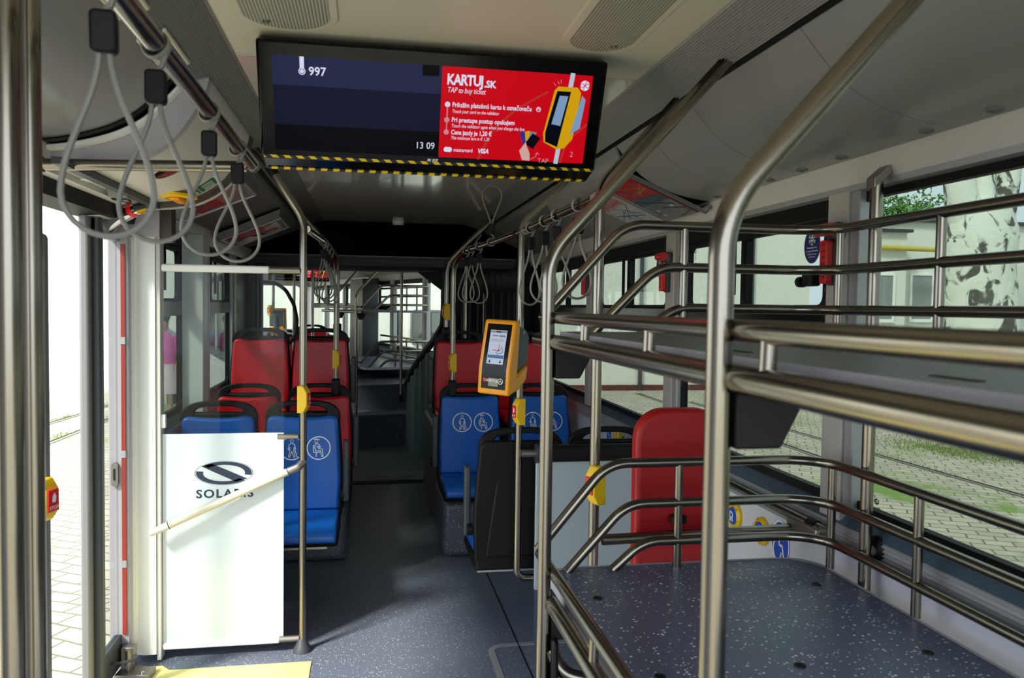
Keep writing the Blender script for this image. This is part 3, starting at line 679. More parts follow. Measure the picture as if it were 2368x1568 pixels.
tc_ = n_.new('ShaderNodeTexCoord'); wv = n_.new('ShaderNodeTexWave'); wv.bands_direction = 'X'; wv.inputs['Scale'].default_value = 38; l_.new(tc_.outputs['Object'], wv.inputs['Vector'])
cr = n_.new('ShaderNodeMixRGB'); cr.inputs[1].default_value = (*lin((112, 108, 96)), 1); cr.inputs[2].default_value = (*lin((186, 182, 164)), 1); l_.new(wv.outputs['Fac'], cr.inputs[0]); l_.new(cr.outputs[0], n_['Principled BSDF'].inputs['Base Color'])
grille('ribbed oval speaker grille in the ceiling left of the display', -.31, -.10, 1.2, 2.16, 1)
grille('ribbed oval speaker grille in the ceiling right of the display', .52, .69, 1.2, 2.16, -1)
# ---- dome cameras
def dome(label, p, k=1.0, base=white):
    t = thing('dome_camera', label, 'camera', p)
    obj('base', MB().lathe([(.05*k, .0), (.05*k, -.012*k), (.042*k, -.03*k), (.030*k, -.032*k)]), base, t)
    obj('dome', MB().lathe([(.030*k, -.03*k), (.028*k, -.042*k), (.02*k, -.054*k), (.008*k, -.06*k), (.001, -.061*k)]), blackg, t)
dome('black dome camera peeking below the display by the right ceiling channel', (pt(1166, 386, z=2.29).x, pt(1166, 386, z=2.29).y, 2.291), .75)
p = pt(921, 512, z=2.29); dome('white dome camera on the ceiling at the black end panel', (p.x, 6.9, 2.291), 1.0)
# ---- poster frames
def poster(label, corners, m, lines, grp=None):
    """corners: world points, near-inner, near-outer, far-outer, far-inner, as seen from below"""
    c = [Vector(p) for p in corners]; nrm = (c[1]-c[0]).cross(c[3]-c[0]).normalized()
    if nrm.z > 0: nrm = -nrm
    t = thing('poster', label, 'poster', sum(c, Vector())/4, group=grp)
    B = lambda u, v, h: c[0].lerp(c[1], u).lerp(c[3].lerp(c[2], u), v) + nrm*h
    mb = MB(); mb.loft([[B(0, 0, 0), B(1, 0, 0), B(1, 1, 0), B(0, 1, 0)], [B(0, 0, .003), B(1, 0, .003), B(1, 1, .003), B(0, 1, .003)]])
    s_ = wobj('sheet', mb, m[0], t)
    for col, quads in lines:
        mb = MB()
        for q in quads: mb.bm.faces.new([mb.bm.verts.new(B(u, v, .0036)) for u, v in q])
        wobj('print', mb, col, s_)
    return t
def ln(u0, v0, u1, v1, wd=.008):
    L = math.hypot(u1-u0, v1-v0); nx, ny = -(v1-v0)/L*wd, (u1-u0)/L*wd
    return [(u0+nx, v0+ny), (u0-nx, v0-ny), (u1-nx, v1-ny), (u1+nx, v1+ny)]
R_ = lambda a, b, c, d: [(a, c), (b, c), (b, d), (a, d)]
mapred = mat('map_red', (172, 22, 30), .25); maprose = mat('map_bright_red', (226, 40, 44), .25); mapdark = mat('map_slate', (66, 84, 92), .22); mapgrey = mat('map_grey', (118, 126, 124), .22); mapwhite = mat('map_white', (208, 208, 208), .3); mapblue = mat('map_blue', (60, 110, 170), .3); mapyel = mat('map_ochre', (206, 160, 60), .3); mappink = mat('map_pink', (214, 150, 150), .3)
def sl(x, off): # straight cove surface height at x
    a = abs(x-.22); return 2.135+(a-.83)*(1.995-2.135)/(1.165-.83)-off
def pc(s, x0, x1, y0, y1, off=.002): 
    X = lambda a: .22+s*a
    return [(X(x0), y0, sl(X(x0), off)), (X(x1), y0, sl(X(x1), off)), (X(x1), y1, sl(X(x1), off)), (X(x0), y1, sl(X(x0), off))]
rnd = random.Random(3)
poster('dark red and slate route map poster above the right side windows', pc(1, .835, 1.16, 3.23, 3.56), [mapred],
       [(maprose, [R_(0, .06, 0, 1)]), (mapdark, [[(.46, 0), (.60, 0), (.60, 1), (.40, 1)]]), (mapgrey, [R_(.60, 1, 0, 1)]), (mapblue, [ln(.45, .95, .7, .1, .02), ln(.80, .1, .97, .0, .014), ln(.9, .0, .98, .5, .01)]),
        (mapyel, [ln(.1+rnd.random()*.3, rnd.random(), .1+rnd.random()*.3, rnd.random(), .004) for _ in range(9)]), (mapwhite, [R_(.7+a, .7+a+.05, b, b+.09) for a, b in ((0, .2), (.12, .5), (.2, .25), (.03, .75), (.15, .8))]), (rubber, [ln(.72, .55, .83, .02, .012)])])
poster('pale route map poster behind the stainless pole above the windows', pc(1, .835, 1.16, 3.62, 3.98), [mapwhite],
       [(mappink, [R_(.04, .40, .04, .96)]), (maprose, [ln(rnd.random()*.45, rnd.random(), rnd.random()*.5, rnd.random(), .006) for _ in range(12)]), (mapdark, [ln(.4+rnd.random()*.5, rnd.random(), .4+rnd.random()*.5, rnd.random(), .004) for _ in range(14)]), (mapblue, [ln(.6, .95, .75, .1, .014)])])
# left: clear framed boxes mirrored above the seats
def pbox(label, y0, y1, s=-1):
    c = pc(s, .80, 1.17, y0, y1, .005)
    t = thing('framed_panel', label, 'frame', ((c[0][0]+c[2][0])/2, (y0+y1)/2, 2.0))
    X = lambda a: .22+s*a
    wobj('wedge_box', MB().prism([(X(.79), 2.20), (X(.80), sl(X(.80), 0)), (X(1.17), sl(X(1.17), 0)), (X(1.20), 2.02)], 'y', y0-.06, y1+.06), linegrey, t, .004)
    o = [Vector(q) for q in c]
    for i in range(4):
        a, b = o[i], o[(i+1) % 4]; wobj('frame_bar', MB().cyl(a, b, .008, 8), alu, t)
    return t
pbox('grey framed panel with painted red reflection on the left ceiling slope', 3.85, 4.35)
poster('shiny poster with painted red seat reflection on the near left ceiling slope', pc(-1, .83, 1.15, 3.87, 4.33, .004), [mat('poster_gloss', (150, 146, 146), .12)], [(mapred, [R_(.35, .75, .45, .95)]), (maprose, [ln(.3, .5, .8, .9, .03)]), (mgrey, [ln(.3, .2, .9, .9, .02), ln(.7, .1, .5, .95, .02)]), (yellow, [R_(.72, .77, .9, .97)])])  # red shapes paint in a reflection of the seats
pbox('far grey framed panel with red, white and yellow print on the left slope', 5.5, 6.1)
poster('red, white and yellow poster on the far left ceiling slope', pc(-1, .83, 1.15, 5.52, 6.08, .004), [mat('poster_white', (214, 220, 216), .12)], [(mapred, [R_(.3, .98, .04, .5), R_(.1, .6, .55, .75)]), (rubber, [ln(.1, .1, .9, .6, .03), ln(.3, .9, .9, .2, .025), ln(.5, .0, .4, .9, .02)]), (yellow, [R_(.15, .24, .3, .5), R_(.15, .22, .7, .9)])])
# ---- fittings of the door cover
def coverz(x):
    a = .22-x
    for (a0, b0), (a1, b1) in zip(cvb, cvb[1:]):
        if a0 <= a <= a1: return b0+(b1-b0)*(a-a0)/(a1-a0)
    return 1.972
def onc(x, y): return Vector((x, y, coverz(x)))
def slopen(x):
    d = (coverz(x+.01)-coverz(x-.01))/.02; return Vector((d, 0, -1)).normalized()
xe, ye = -.635, 3.33
es = thing('exit_sign', 'small green and white emergency exit sticker on the door cover', 'sign', onc(xe, ye))
def quadon(mb, x0, x1, y0, y1, h):
    v = []
    for x, y in ((x0, y0), (x1, y0), (x1, y1), (x0, y1)):
        v.append(mb.bm.verts.new(onc(x, y)+slopen(x)*h))
    mb.bm.faces.new(v); return mb
mb = MB(); quadon(mb, xe-.055, xe+.045, ye-.07, ye+.07, .0015); bs = wobj('sticker', mb, whitep, es)
mb = MB(); quadon(mb, xe-.020, xe+.038, ye-.06, ye+.06, .0025); quadon(mb, xe-.050, xe-.026, ye-.06, ye+.06, .0025); wobj('green_field', mb, greenp, bs)
mb = MB()
for y in (-.04, -.015, .012, .035): quadon(mb, xe-.008, xe+.030, ye+y-.005, ye+y+.006, .0032)
quadon(mb, xe-.044, xe-.032, ye-.045, ye+.045, .0032); wobj('white_symbols', mb, whitep, bs)
yh = thing('emergency_release', 'yellow oval emergency handle recessed in the door cover', 'handle', onc(-.728, 3.30))
mb = MB(); mb.lathe([(.085, .0), (.085, -.010), (.060, -.016), (.05, -.006)], (0, 0, 0)); bmesh.ops.transform(mb.bm, matrix=Matrix.Translation((-.728, 3.30, 1.994)) @ Matrix.Diagonal((.8, 1.1, 1, 1)), verts=mb.bm.verts[:]); wobj('bezel', mb, yellow, yh)
wobj('turn_grip', MB().box(-.748, -.708, 3.23, 3.37, 1.968, 1.984), mat('amber', (240, 150, 10), .4), yh, .008)
for i, (x, y) in enumerate(((-.885, 2.82), (-.90, 3.30))):
    t = thing('spot_lamp', ['round white spot lamp in the door cover near the cross bar', 'round white spot lamp in the door cover near the door arm'][i], 'lamp', (x, y, coverz(x)), group='spot lamps over the door')
    wobj('ring', MB().lathe([(.042, .003), (.042, -.006), (.032, -.008), (.030, -.002)], (x, y, coverz(x))), offwhite, t); wobj('lens', MB().disc((x, y, coverz(x)-.004), .030, (0, 0, 1), .002), white, t)
db = thing('door_sensor', 'grey wedge shaped door sensor on the door cover', 'sensor', (-.87, 3.10, 1.97))
wobj('body', MB().prism([(3.02, 1.982), (3.05, 1.945), (3.20, 1.95), (3.22, 1.982)], 'x', -.91, -.84), mgrey, db, .008); wobj('lens', MB().box(-.90, -.85, 3.06, 3.12, 1.941, 1.947), blackg, db)
vd = thing('vent_disc', 'black air vent with red inside in the left ceiling cover', 'vent', (-.60, 2.80, 2.03))
wobj('ring', MB().lathe([(.05, .006), (.05, -.006), (.036, -.008)], onc(-.66, 2.86), slopen(-.66)*-1), blackg, vd); wobj('core', MB().lathe([(.03, .0), (.03, -.009), (.01, -.012)], onc(-.66, 2.86), slopen(-.66)*-1), mat('dull_red', (130, 24, 30), .4), vd)
# slotted air outlets along the left cove
for i, (y0, y1) in enumerate(((.85, 1.25), (1.62, 1.98), (2.12, 2.40))):
    t = thing('air_outlet', ['long slotted air outlet beside the rail at the top left', 'middle slotted air outlet along the left ceiling edge', 'last slotted air outlet along the left ceiling edge before the display'][i], 'vent', (-.575, (y0+y1)/2, 2.2), group='slotted air outlets')
    pa = lambda a, y, h=0: Vector((.22-a+.07, y, 2.262-(a-.785)*.45-h))
    mb = MB()
    for a0, a1 in ((.785, .795), (.845, .855)): mb.loft([[pa(a0, y, .004), pa(a1, y, .004), pa(a1, y, .014), pa(a0, y, .014)] for y in (y0, y1)])
    wobj('bezel', mb, beige, t, .003)
    n = int((y1-y0)/.035)
    mb = MB()
    for k in range(n):
        y = y0+.035*k; mb.loft([[pa(.80, yy, .003), pa(.84, yy, .003), pa(.84, yy, .008), pa(.80, yy, .008)] for yy in (y, y+.024)])
    wobj('slots', mb, rubber, t)
# emergency hammers, stickers and marks at the right windows
def hammer(label, y):
    x = XR-.03; t = thing('emergency_hammer', label, 'hammer', (x, y, 1.82), group='emergency hammers on the window pillars')
    wobj('holder', MB().box(x-.012, x+.018, y-.045, y+.02, 1.80, 1.855), dgrey, t, .012)
    wobj('hammer_head', MB().cyl((x-.026, y+.035, 1.832), (x-.026, y-.04, 1.832), .020), reds, t, label='red hammer head with pale metal tip')
    wobj('tip', MB().cyl((x-.026, y+.035, 1.832), (x-.026, y+.06, 1.832), .013), alu, t)
    hn = wobj('grip', MB().prism(rrect(y-.020, y+.018, 1.665, 1.80, .008), 'x', x-.030, x-.006), reds, t, .004)
    wobj('holder_foot', MB().box(x-.006, x+.018, y-.018, y+.018, 1.66, 1.80), dgrey, t, .006)
    for k in range(6): wobj('grip_rib', MB().box(x-.033, x-.030, y-.014, y+.002, 1.682+k*.02, 1.69+k*.02), mat('dull_red', (130, 24, 30), .4), hn)
    return t
hammer('red emergency hammer on the pillar nearest the tree window', 2.29)
hammer('red emergency hammer on the second window pillar, above the red pad', 3.70)
hammer('red emergency hammer on the far pillar behind the bent rack pole', 5.15)
bx = thing('cable_seal', 'small black holder beside the nearest red hammer', 'holder', (XR-.03, 2.40, 1.70))
wobj('body', MB().box(XR-.05, XR-.012, 2.37, 2.43, 1.66, 1.715), black, bx, .008); wobj('knob', MB().cyl((XR-.04, 2.43, 1.675), (XR-.04, 2.455, 1.675), .018), black, bx)
def yz_text(mb, s_, y, z, h, x, bold=.01):
    a = MB(); text_bm(a, s_, 0, 0, h, 'CENTER', bold)
    for f in a.bm.faces: mb.bm.faces.new([mb.bm.verts.new((x, y-v.co.x, z+v.co.z)) for v in f.verts])
    a.bm.free()
def oval(label, y, z, ry, rz):
    x = XR+.030; t = thing('window_sticker', label, 'sticker', (x, y, z), group='blue climate stickers')
    mb = MB(); mb.prism([(y+ry*math.cos(a), z+rz*math.sin(a)) for a in [2*PI*k/32 for k in range(32)]], 'x', x-.001, x)
    b = wobj('disc', mb, navy, t); mb = MB(); o = [[(x-.0016, y+ry*f*math.cos(2*PI*k/32), z+rz*f*math.sin(2*PI*k/32)) for k in range(32)] for f in (1.0, .96)]; mb.loft(o, caps=False); wobj('rim', mb, strapg, b)
    mb = MB()
    for k in range(6):
        a = PI*k/3+PI/6; c, s_ = math.cos(a), math.sin(a); r = rz*.36; zz = z+rz*.38
        v = [(y-c*0+s_*.003, zz-c*.003), (y-s_*.003, zz+c*.003), (y+c*r-s_*.003, zz+s_*r+c*.003), (y+c*r+s_*.003, zz+s_*r-c*.003)]
        mb.bm.faces.new([mb.bm.verts.new((x-.002, *q)) for q in v])
        for e in (.6, -.6):
            q0 = (y+c*r*.55, zz+s_*r*.55); q1 = (q0[0]+math.cos(a+e)*r*.4, q0[1]+math.sin(a+e)*r*.4)
            nx, nz = -math.sin(a+e)*.0022, math.cos(a+e)*.0022
            mb.bm.faces.new([mb.bm.verts.new((x-.002, *p)) for p in ((q0[0]+nx, q0[1]+nz), (q0[0]-nx, q0[1]-nz), (q1[0]-nx, q1[1]-nz), (q1[0]+nx, q1[1]+nz))])
    for s_, q, h in (('Neotvárajte okná', -.14, .0085), ('pri zapnutej klimatizácii', -.32, .0075), ('When A/C is on keep', -.50, .0065), ('windows closed', -.65, .0065)): yz_text(mb, s_, y, z+rz*q, h, x-.002)
    wobj('lettering', mb, whitep, b)
oval('blue oval snowflake sticker on the window beside the nearest red hammer', 2.50, 1.800, .050, .060)
oval('blue oval sticker on the window left of the second red hammer', 3.94, 1.80, .050, .060)
def gmark(label, px, py, rev=0):
    p = pt(px, py, x=XR+.0305); t = thing('window_mark', label, 'mark', p); k = .010
    mb = MB(); mb.loft([[(p.x, p.y-1.2*k*f*math.cos(2*PI*j/20), p.z+.9*k*f*math.sin(2*PI*j/20)) for j in range(20)] for f in (1, .62)], caps=False)
    mb.bm.faces.new([mb.bm.verts.new((p.x, p.y+a*k, p.z+b*k)) for a, b in ((-.8, -.5), (-.6, -.75), (.8, .5), (.6, .75))])
    wobj('emblem', mb, rubber, t)
    mb = MB()
    for j in range(5): yz_text(mb, ['SOLARIS', 'E1 43R', '001234', 'AS2', 'II'][j], p.y, p.z-.022-.008*j, .008, p.x)
    wobj('small_print', mb, rubber, t)
gmark('tiny black emblem etched low on the near side window', 2027, 1160)
gmark('tiny black emblem etched high on the second side window', 1608, 582)
# yellow push buttons and wheelchair sticker on the white wall panel
def wallbutton(label, px, py, big=False):
    p = pt(px, py, x=XR-.001); t = thing('wall_button', label, 'button', p, group='round yellow wall buttons')
    b = wobj('rim', MB().lathe([(.052, 0), (.052, .012), (.042, .022), (.036, .016)], (XR, p.y, p.z), (-1, 0, 0)), yellow, t)
    c = wobj('push_disc', MB().lathe([(.036, .012), (.034, .020), (.001, .022)], (XR, p.y, p.z), (-1, 0, 0)), bluep, t)
    mb = MB()
    for a, q in (((.012, .016), (-.010, .012)), ((-.010, .012), (-.012, -.006)), ((-.012, -.006), (.012, -.006)), ((.012, .016), (.012, -.006))):
        d = Vector((0, q[0]-a[0], q[1]-a[1])).normalized(); nn = Vector((0, -d.z, d.y))*.003; A_, B_ = Vector((XR-.0235, p.y+a[0], p.z+a[1])), Vector((XR-.0235, p.y+q[0], p.z+q[1]))
        mb.bm.faces.new([mb.bm.verts.new(v) for v in (A_+nn, A_-nn, B_-nn, B_+nn)])
    for e in (-.009, .009): mb.disc((XR-.0225, p.y+e, p.z-.016), .006, (-1, 0, 0), .001, 12)
    wobj('pictogram', mb, whitep, c)
    mb = MB()
    for k in range(6): a = 2*PI*k/6+.3; mb.disc((XR-.0195, p.y+.044*math.cos(a), p.z+.044*math.sin(a)), .004, (-1, 0, 0), .001, 8)
    wobj('rim_print', mb, greenp, b)
wallbutton('round yellow pram button on the white wall panel, upper left one', 1703, 1192)
wallbutton('round yellow wheelchair button on the white wall panel, lower right one', 1765, 1228)
def wsticker(label, px, py, ry, rz):
    p = pt(px, py, x=XR-.0005); x = XR-.0015; t = thing('wheelchair_sticker', label, 'sticker', p)
    b = wobj('disc', MB().prism([(p.y+ry*math.cos(2*PI*k/30), p.z+rz*math.sin(2*PI*k/30)) for k in range(30)], 'x', x, XR), bluep, t)
    mb = MB()
    def sk(P, wd=.008):
        for (a, c), (d, e) in zip(P, P[1:]):
            L = math.hypot(d-a, e-c); nx, nz = -(e-c)/L*wd/2, (d-a)/L*wd/2
            mb.bm.faces.new([mb.bm.verts.new((x-.001, p.y-u*ry, p.z+v*rz)) for u, v in ((a+nx/ry, c+nz/rz), (a-nx/ry, c-nz/rz), (d-nx/ry, e-nz/rz), (d+nx/ry, e+nz/rz))])
    sk([(-.15, .55), (-.1, -.05), (.25, -.05), (.45, -.6)]); sk([(-.15, .55), (.2, .6)]); sk([(-.3+.45*math.cos(a), -.3+.42*math.sin(a)) for a in [2.0+k*.35 for k in range(13)]], .007)
    wobj('pictogram', mb, whitep, b)
    mb = MB(); mb.loft([[(x-.0008, p.y+ry*f*math.cos(2*PI*k/30), p.z+rz*f*math.sin(2*PI*k/30)) for k in range(30)] for f in (1.0, .92)], caps=False); wobj('rim', mb, whitep, b)
wsticker('blue round wheelchair sticker on the white wall above the lower shelf', 1805, 1258, .062, .085)
wsticker('small blue sticker on the far white wall panel, seen through the seat handle', 1408, 1004, .05, .06)
wsticker('tiny blue sticker right of the yellow box on the far white wall panel', 1441, 1014, .035, .05)
p = pt(1424, 1012, x=XR-.03); t = thing('wall_box', 'small yellow box on the far white wall panel between blue stickers', 'box', p)
wobj('housing', MB().box(XR-.035, XR+.0, p.y-.05, p.y+.05, p.z-.07, p.z+.04), yellow, t, .008)
# ================================================================ seats
def pict_walk(mb, cx, cz, k, y):
    annulus(mb, cx, cz, .05*k, .0048*k, y); annulus(mb, cx, cz+.031*k, .0075*k, .0022*k, y, 14)
    P = lambda *q: stroke(mb, [(cx+a*k, cz+b*k) for a, b in q], .0034*k, y)
    P((-.004, .020), (-.011, .016), (-.015, -.004), (-.012, -.006), (-.008, .006), (-.008, -.010), (-.013, -.036), (-.008, -.037), (0, -.012), (.009, -.037), (.014, -.036), (.008, -.010), (.009, .006), (.013, -.005), (.016, -.003), (.011, .016), (.004, .020), (-.004, .020)); P((.013, -.004), (.022, -.037))
def pict_sit(mb, cx, cz, k, y):
    annulus(mb, cx, cz, .05*k, .0048*k, y); annulus(mb, cx-.010*k, cz+.029*k, .0075*k, .0022*k, y, 14)
    P = lambda *q: stroke(mb, [(cx+a*k, cz+b*k) for a, b in q], .0034*k, y)
    P((-.020, .036), (-.010, .039), (.003, .035)); P((-.014, .018), (-.017, .006), (-.012, -.012), (.008, -.012), (.013, -.036), (.018, -.035), (.015, -.004), (.002, -.004), (.007, .006), (.001, .014), (-.006, .019), (-.014, .018)); P((-.022, .012), (-.020, -.018), (.006, -.018)); P((-.010, -.018), (-.010, -.036)); P((-.008, .008), (.001, .002), (.006, .005))
    annulus(mb, cx+.001*k, cz+.003*k, .006*k, .002*k, y, 12)
RC = lambda v: (v.co.z-.45)*.05
def seat(label, loc, m, group, blue_=False, arm=0, rotz=0.0):
    t = thing('bus_seat', label, 'seat', loc, (0, 0, rotz), group)
    def lean(mb):
        for v in mb.bm.verts:
            if v.co.z > .45: v.co.y += RC(v)
        return mb
    sh = [(.213, .40), (.222, .62), (.212, .80), (.203, .90), (.198, .955), (.17, .985)]
    out = [(a, b) for a, b in sh]+[(-a, b) for a, b in sh[::-1]]
    mb = MB().prism(out, 'y', -.004, .034)
    mb.prism([(-.43, .355), (-.452, .385), (-.43, .40), (.034, .42), (.034, .36), (-.05, .345)], 'x', -.208, .208)
    obj('shell', lean(mb), black, t, .012, seg=3)
    n = 48; O, I = [], []
    for k in range(n):
        a = 2*PI*k/n; c, s_ = math.cos(a), math.sin(a); cc = math.copysign(abs(c)**.62, c)
        O.append((.203*cc, .948+(.098*abs(s_)**.85 if s_ > 0 else -.03*abs(s_)**.5)))
        ci = math.copysign(abs(c)**.75, c); I.append((.128*ci, .978+(.040*abs(s_)**.8 if s_ > 0 else -.018*abs(s_)**.6)))
    obj('handle', lean(MB().ring(O, I, 'y', -.010, .022)), black, t, .008, seg=3, sharp=50)
    up = [(.196, .448), (.206, .60), (.200, .76), (.192, .88), (.188, .940), (.178, .962), (.150, .966), (.08, .958), (0, .955)]
    bk = obj('backrest', lean(MB().prism(up+[(-a, b) for a, b in up[-2::-1]], 'y', -.052, -.003)), m, t, .016, seg=3)
    cs = [(-.475, .385), (-.484, .41), (-.470, .440), (-.42, .458), (-.25, .448), (-.08, .442), (-.045, .455), (-.035, .41), (-.2, .395)]
    obj('cushion', MB().prism(cs, 'x', -.198, .198), m, t, .018, seg=3)
    if blue_:
        mb = MB(); pict_walk(mb, -.055, .79, 1.3, 0); pict_sit(mb, .088, .79, 1.3, 0)
        for v in mb.bm.verts: v.co.y = -.0535+RC(v)
        obj('pictograms', mb, whitep, bk, label='two white round pictograms')
    if arm:
        x = .238*arm
        a = obj('armrest', MB().prism(rrect(-.105, -.065, .50, .845, .018, 5), 'x', x-.017, x+.017), dgrey, t, .010, seg=3)
        obj('pivot', MB().cyl((x-.028*arm, -.075, .535), (x+.002*arm, -.075, .535), .030), black, a, .004)
    return t
gb, gr_, gk = 'blue priority seats', 'red seats', 'black backed seats facing away'
s1 = seat('blue priority seat by the aisle in the left block, behind the partition pole', (-.352, 4.52, .0), blue, gb, True, 1)
s2 = dup(s1, 'blue priority seat by the left windows, seen through the glass partition', (-.795, 4.52, .0))
s3 = dup(s1, 'blue priority seat by the aisle in the right block, beneath the validator', (.675, 5.32, .015))
s4 = dup(s1, 'blue priority seat by the right windows, partly behind the bent rack pole', (1.155, 5.32, .015))
def strip(root, part):
    for q in [o for o in COL.objects if o.parent == root and o.name.startswith(part)]:
        for c in [o for o in COL.objects if o.parent == q]: bpy.data.objects.remove(c)
        bpy.data.objects.remove(q)
strip(s2, 'armrest'); strip(s4, 'armrest')
for q in [o for o in COL.objects if o.parent == s3 and o.name.startswith('armrest')]: q.location.x = -.476
r1 = seat('low red seat by the aisle directly behind the left blue aisle seat', (-.312, 5.40, .01), red, gr_, False, 1)
r2 = seat('low red seat behind the blue window seat on the left', (-.765, 5.40, .01), red, gr_)
dup(r1, 'high red seat by the aisle at the rear of the left block', (-.345, 6.1, .355))
dup(r2, 'high red seat by the left windows, tallest behind the glass partition', (-.778, 6.1, .355))
r5 = seat('high red seat by the aisle at the rear of the right block', (.70, 6.1, .345), red, gr_, False, -1)
dup(r2, 'high red seat by the right windows behind the orange validator', (1.17, 6.1, .345))
k1 = seat('black backed seat facing away, beside the ticket pole with raised armrest', (.715, 3.74, -.035), blue, gk, False, 1, PI)
obj('back_cover', MB().prism([(-.165, .43), (-.115, .80), (-.08, .835), (.08, .835), (.115, .80), (.165, .43)], 'y', .034, .052), black, k1, .014, seg=3)
obj('underside_strip', MB().box(-.20, .20, -.02, .03, .352, .375), alu, k1, .004)
k2 = dup(k1, 'black backed seat facing away by the window, only its handle above the board', (1.145, 3.74, -.035))
strip(k2, 'armrest')
# podiums and seat supports
def podium(label, x0, x1, y0, y1, h, m=None):
    t = obj('seat_podium', MB().box(x0, x1, y0, y1, 0, h), m or podm, None, .035, seg=4); return tag(t, label, 'podium')
podium('grey speckled seat podium under the right blue seats', .47, 1.445, 4.96, 5.62, .345)
podium('tall grey speckled podium under the right red seats', .485, 1.445, 5.63, 7.0, .69)
podium('grey speckled podium below the low red seats on the left', -1.01, -.125, 4.98, 5.66, .335)
podium('tall grey podium under the high red seats on the left', -1.01, -.125, 5.67, 7.0, .70)
t = thing('seat_bracket', 'cantilever bracket carrying the left blue seats above the floor', 'bracket', (-.6, 4.3, .33)); wobj('beam', MB().box(-1.01, -.20, 4.18, 4.26, .315, .345), steel_d, t, .004); wobj('wall_arm', MB().box(-1.01, -.96, 4.10, 4.9, .26, .34), steel_d, t, .004)
t = thing('seat_bracket', 'dark steel bracket under the black backed seats by the grey board', 'bracket', (.9, 3.95, .3)); wobj('beam', MB().box(.66, 1.44, 3.86, 3.94, .26, .314), sillm, t, .004); wobj('wall_arm', MB().box(1.36, 1.44, 3.75, 4.15, .1, .26), sillm, t, .004)
# grey board with padded top
t = thing('partition_board', 'pale grey board with black padded top in front of black seats', 'board', (1.1, 3.60, .3))
wobj('panel', MB().box(.765, 1.445, 3.575, 3.60, .27, .885), mat('board_grey', (176, 186, 192), .3, noise=(90, .06)), t, .004)
wobj('top_pad', MB().prism(rrect(3.55, 3.625, .865, .945, .03, 5), 'x', .772, 1.445), black, t, .004)
wobj('pad_end', MB().cyl((.764, 3.588, .905), (.776, 3.588, .905), .045), dgrey, t)
wobj('bar_end', MB().cyl((.70, 3.595, .905), (.766, 3.595, .905), .0175), steel_d, t); wobj('lower_leg', MB().box(.775, .80, 3.60, 3.63, .0, .40), sillm, t)
# red back pad
t = thing('back_pad', 'tall red padded backrest board with rounded top in the wheelchair bay', 'back pad', (1.02, 2.52, .4))
o_ = rrect(.862, 1.168, .40, 1.253, .10, 8)
wobj('pad', MB().prism(o_, 'y', 2.47, 2.53), padred, t, .014, seg=3); wobj('backing', MB().prism(rrect(.872, 1.158, .42, 1.24, .09, 6), 'y', 2.53, 2.55), black, t, .004)
wobj('bar_clamp', MB().lathe([(.028, 0), (.028, .02), (.012, .024)], (1.0, 2.45, .885), (0, 0, 1)), black, t); wobj('foot', MB().box(.98, 1.06, 2.55, 2.62, .0, .5), sillm, t)
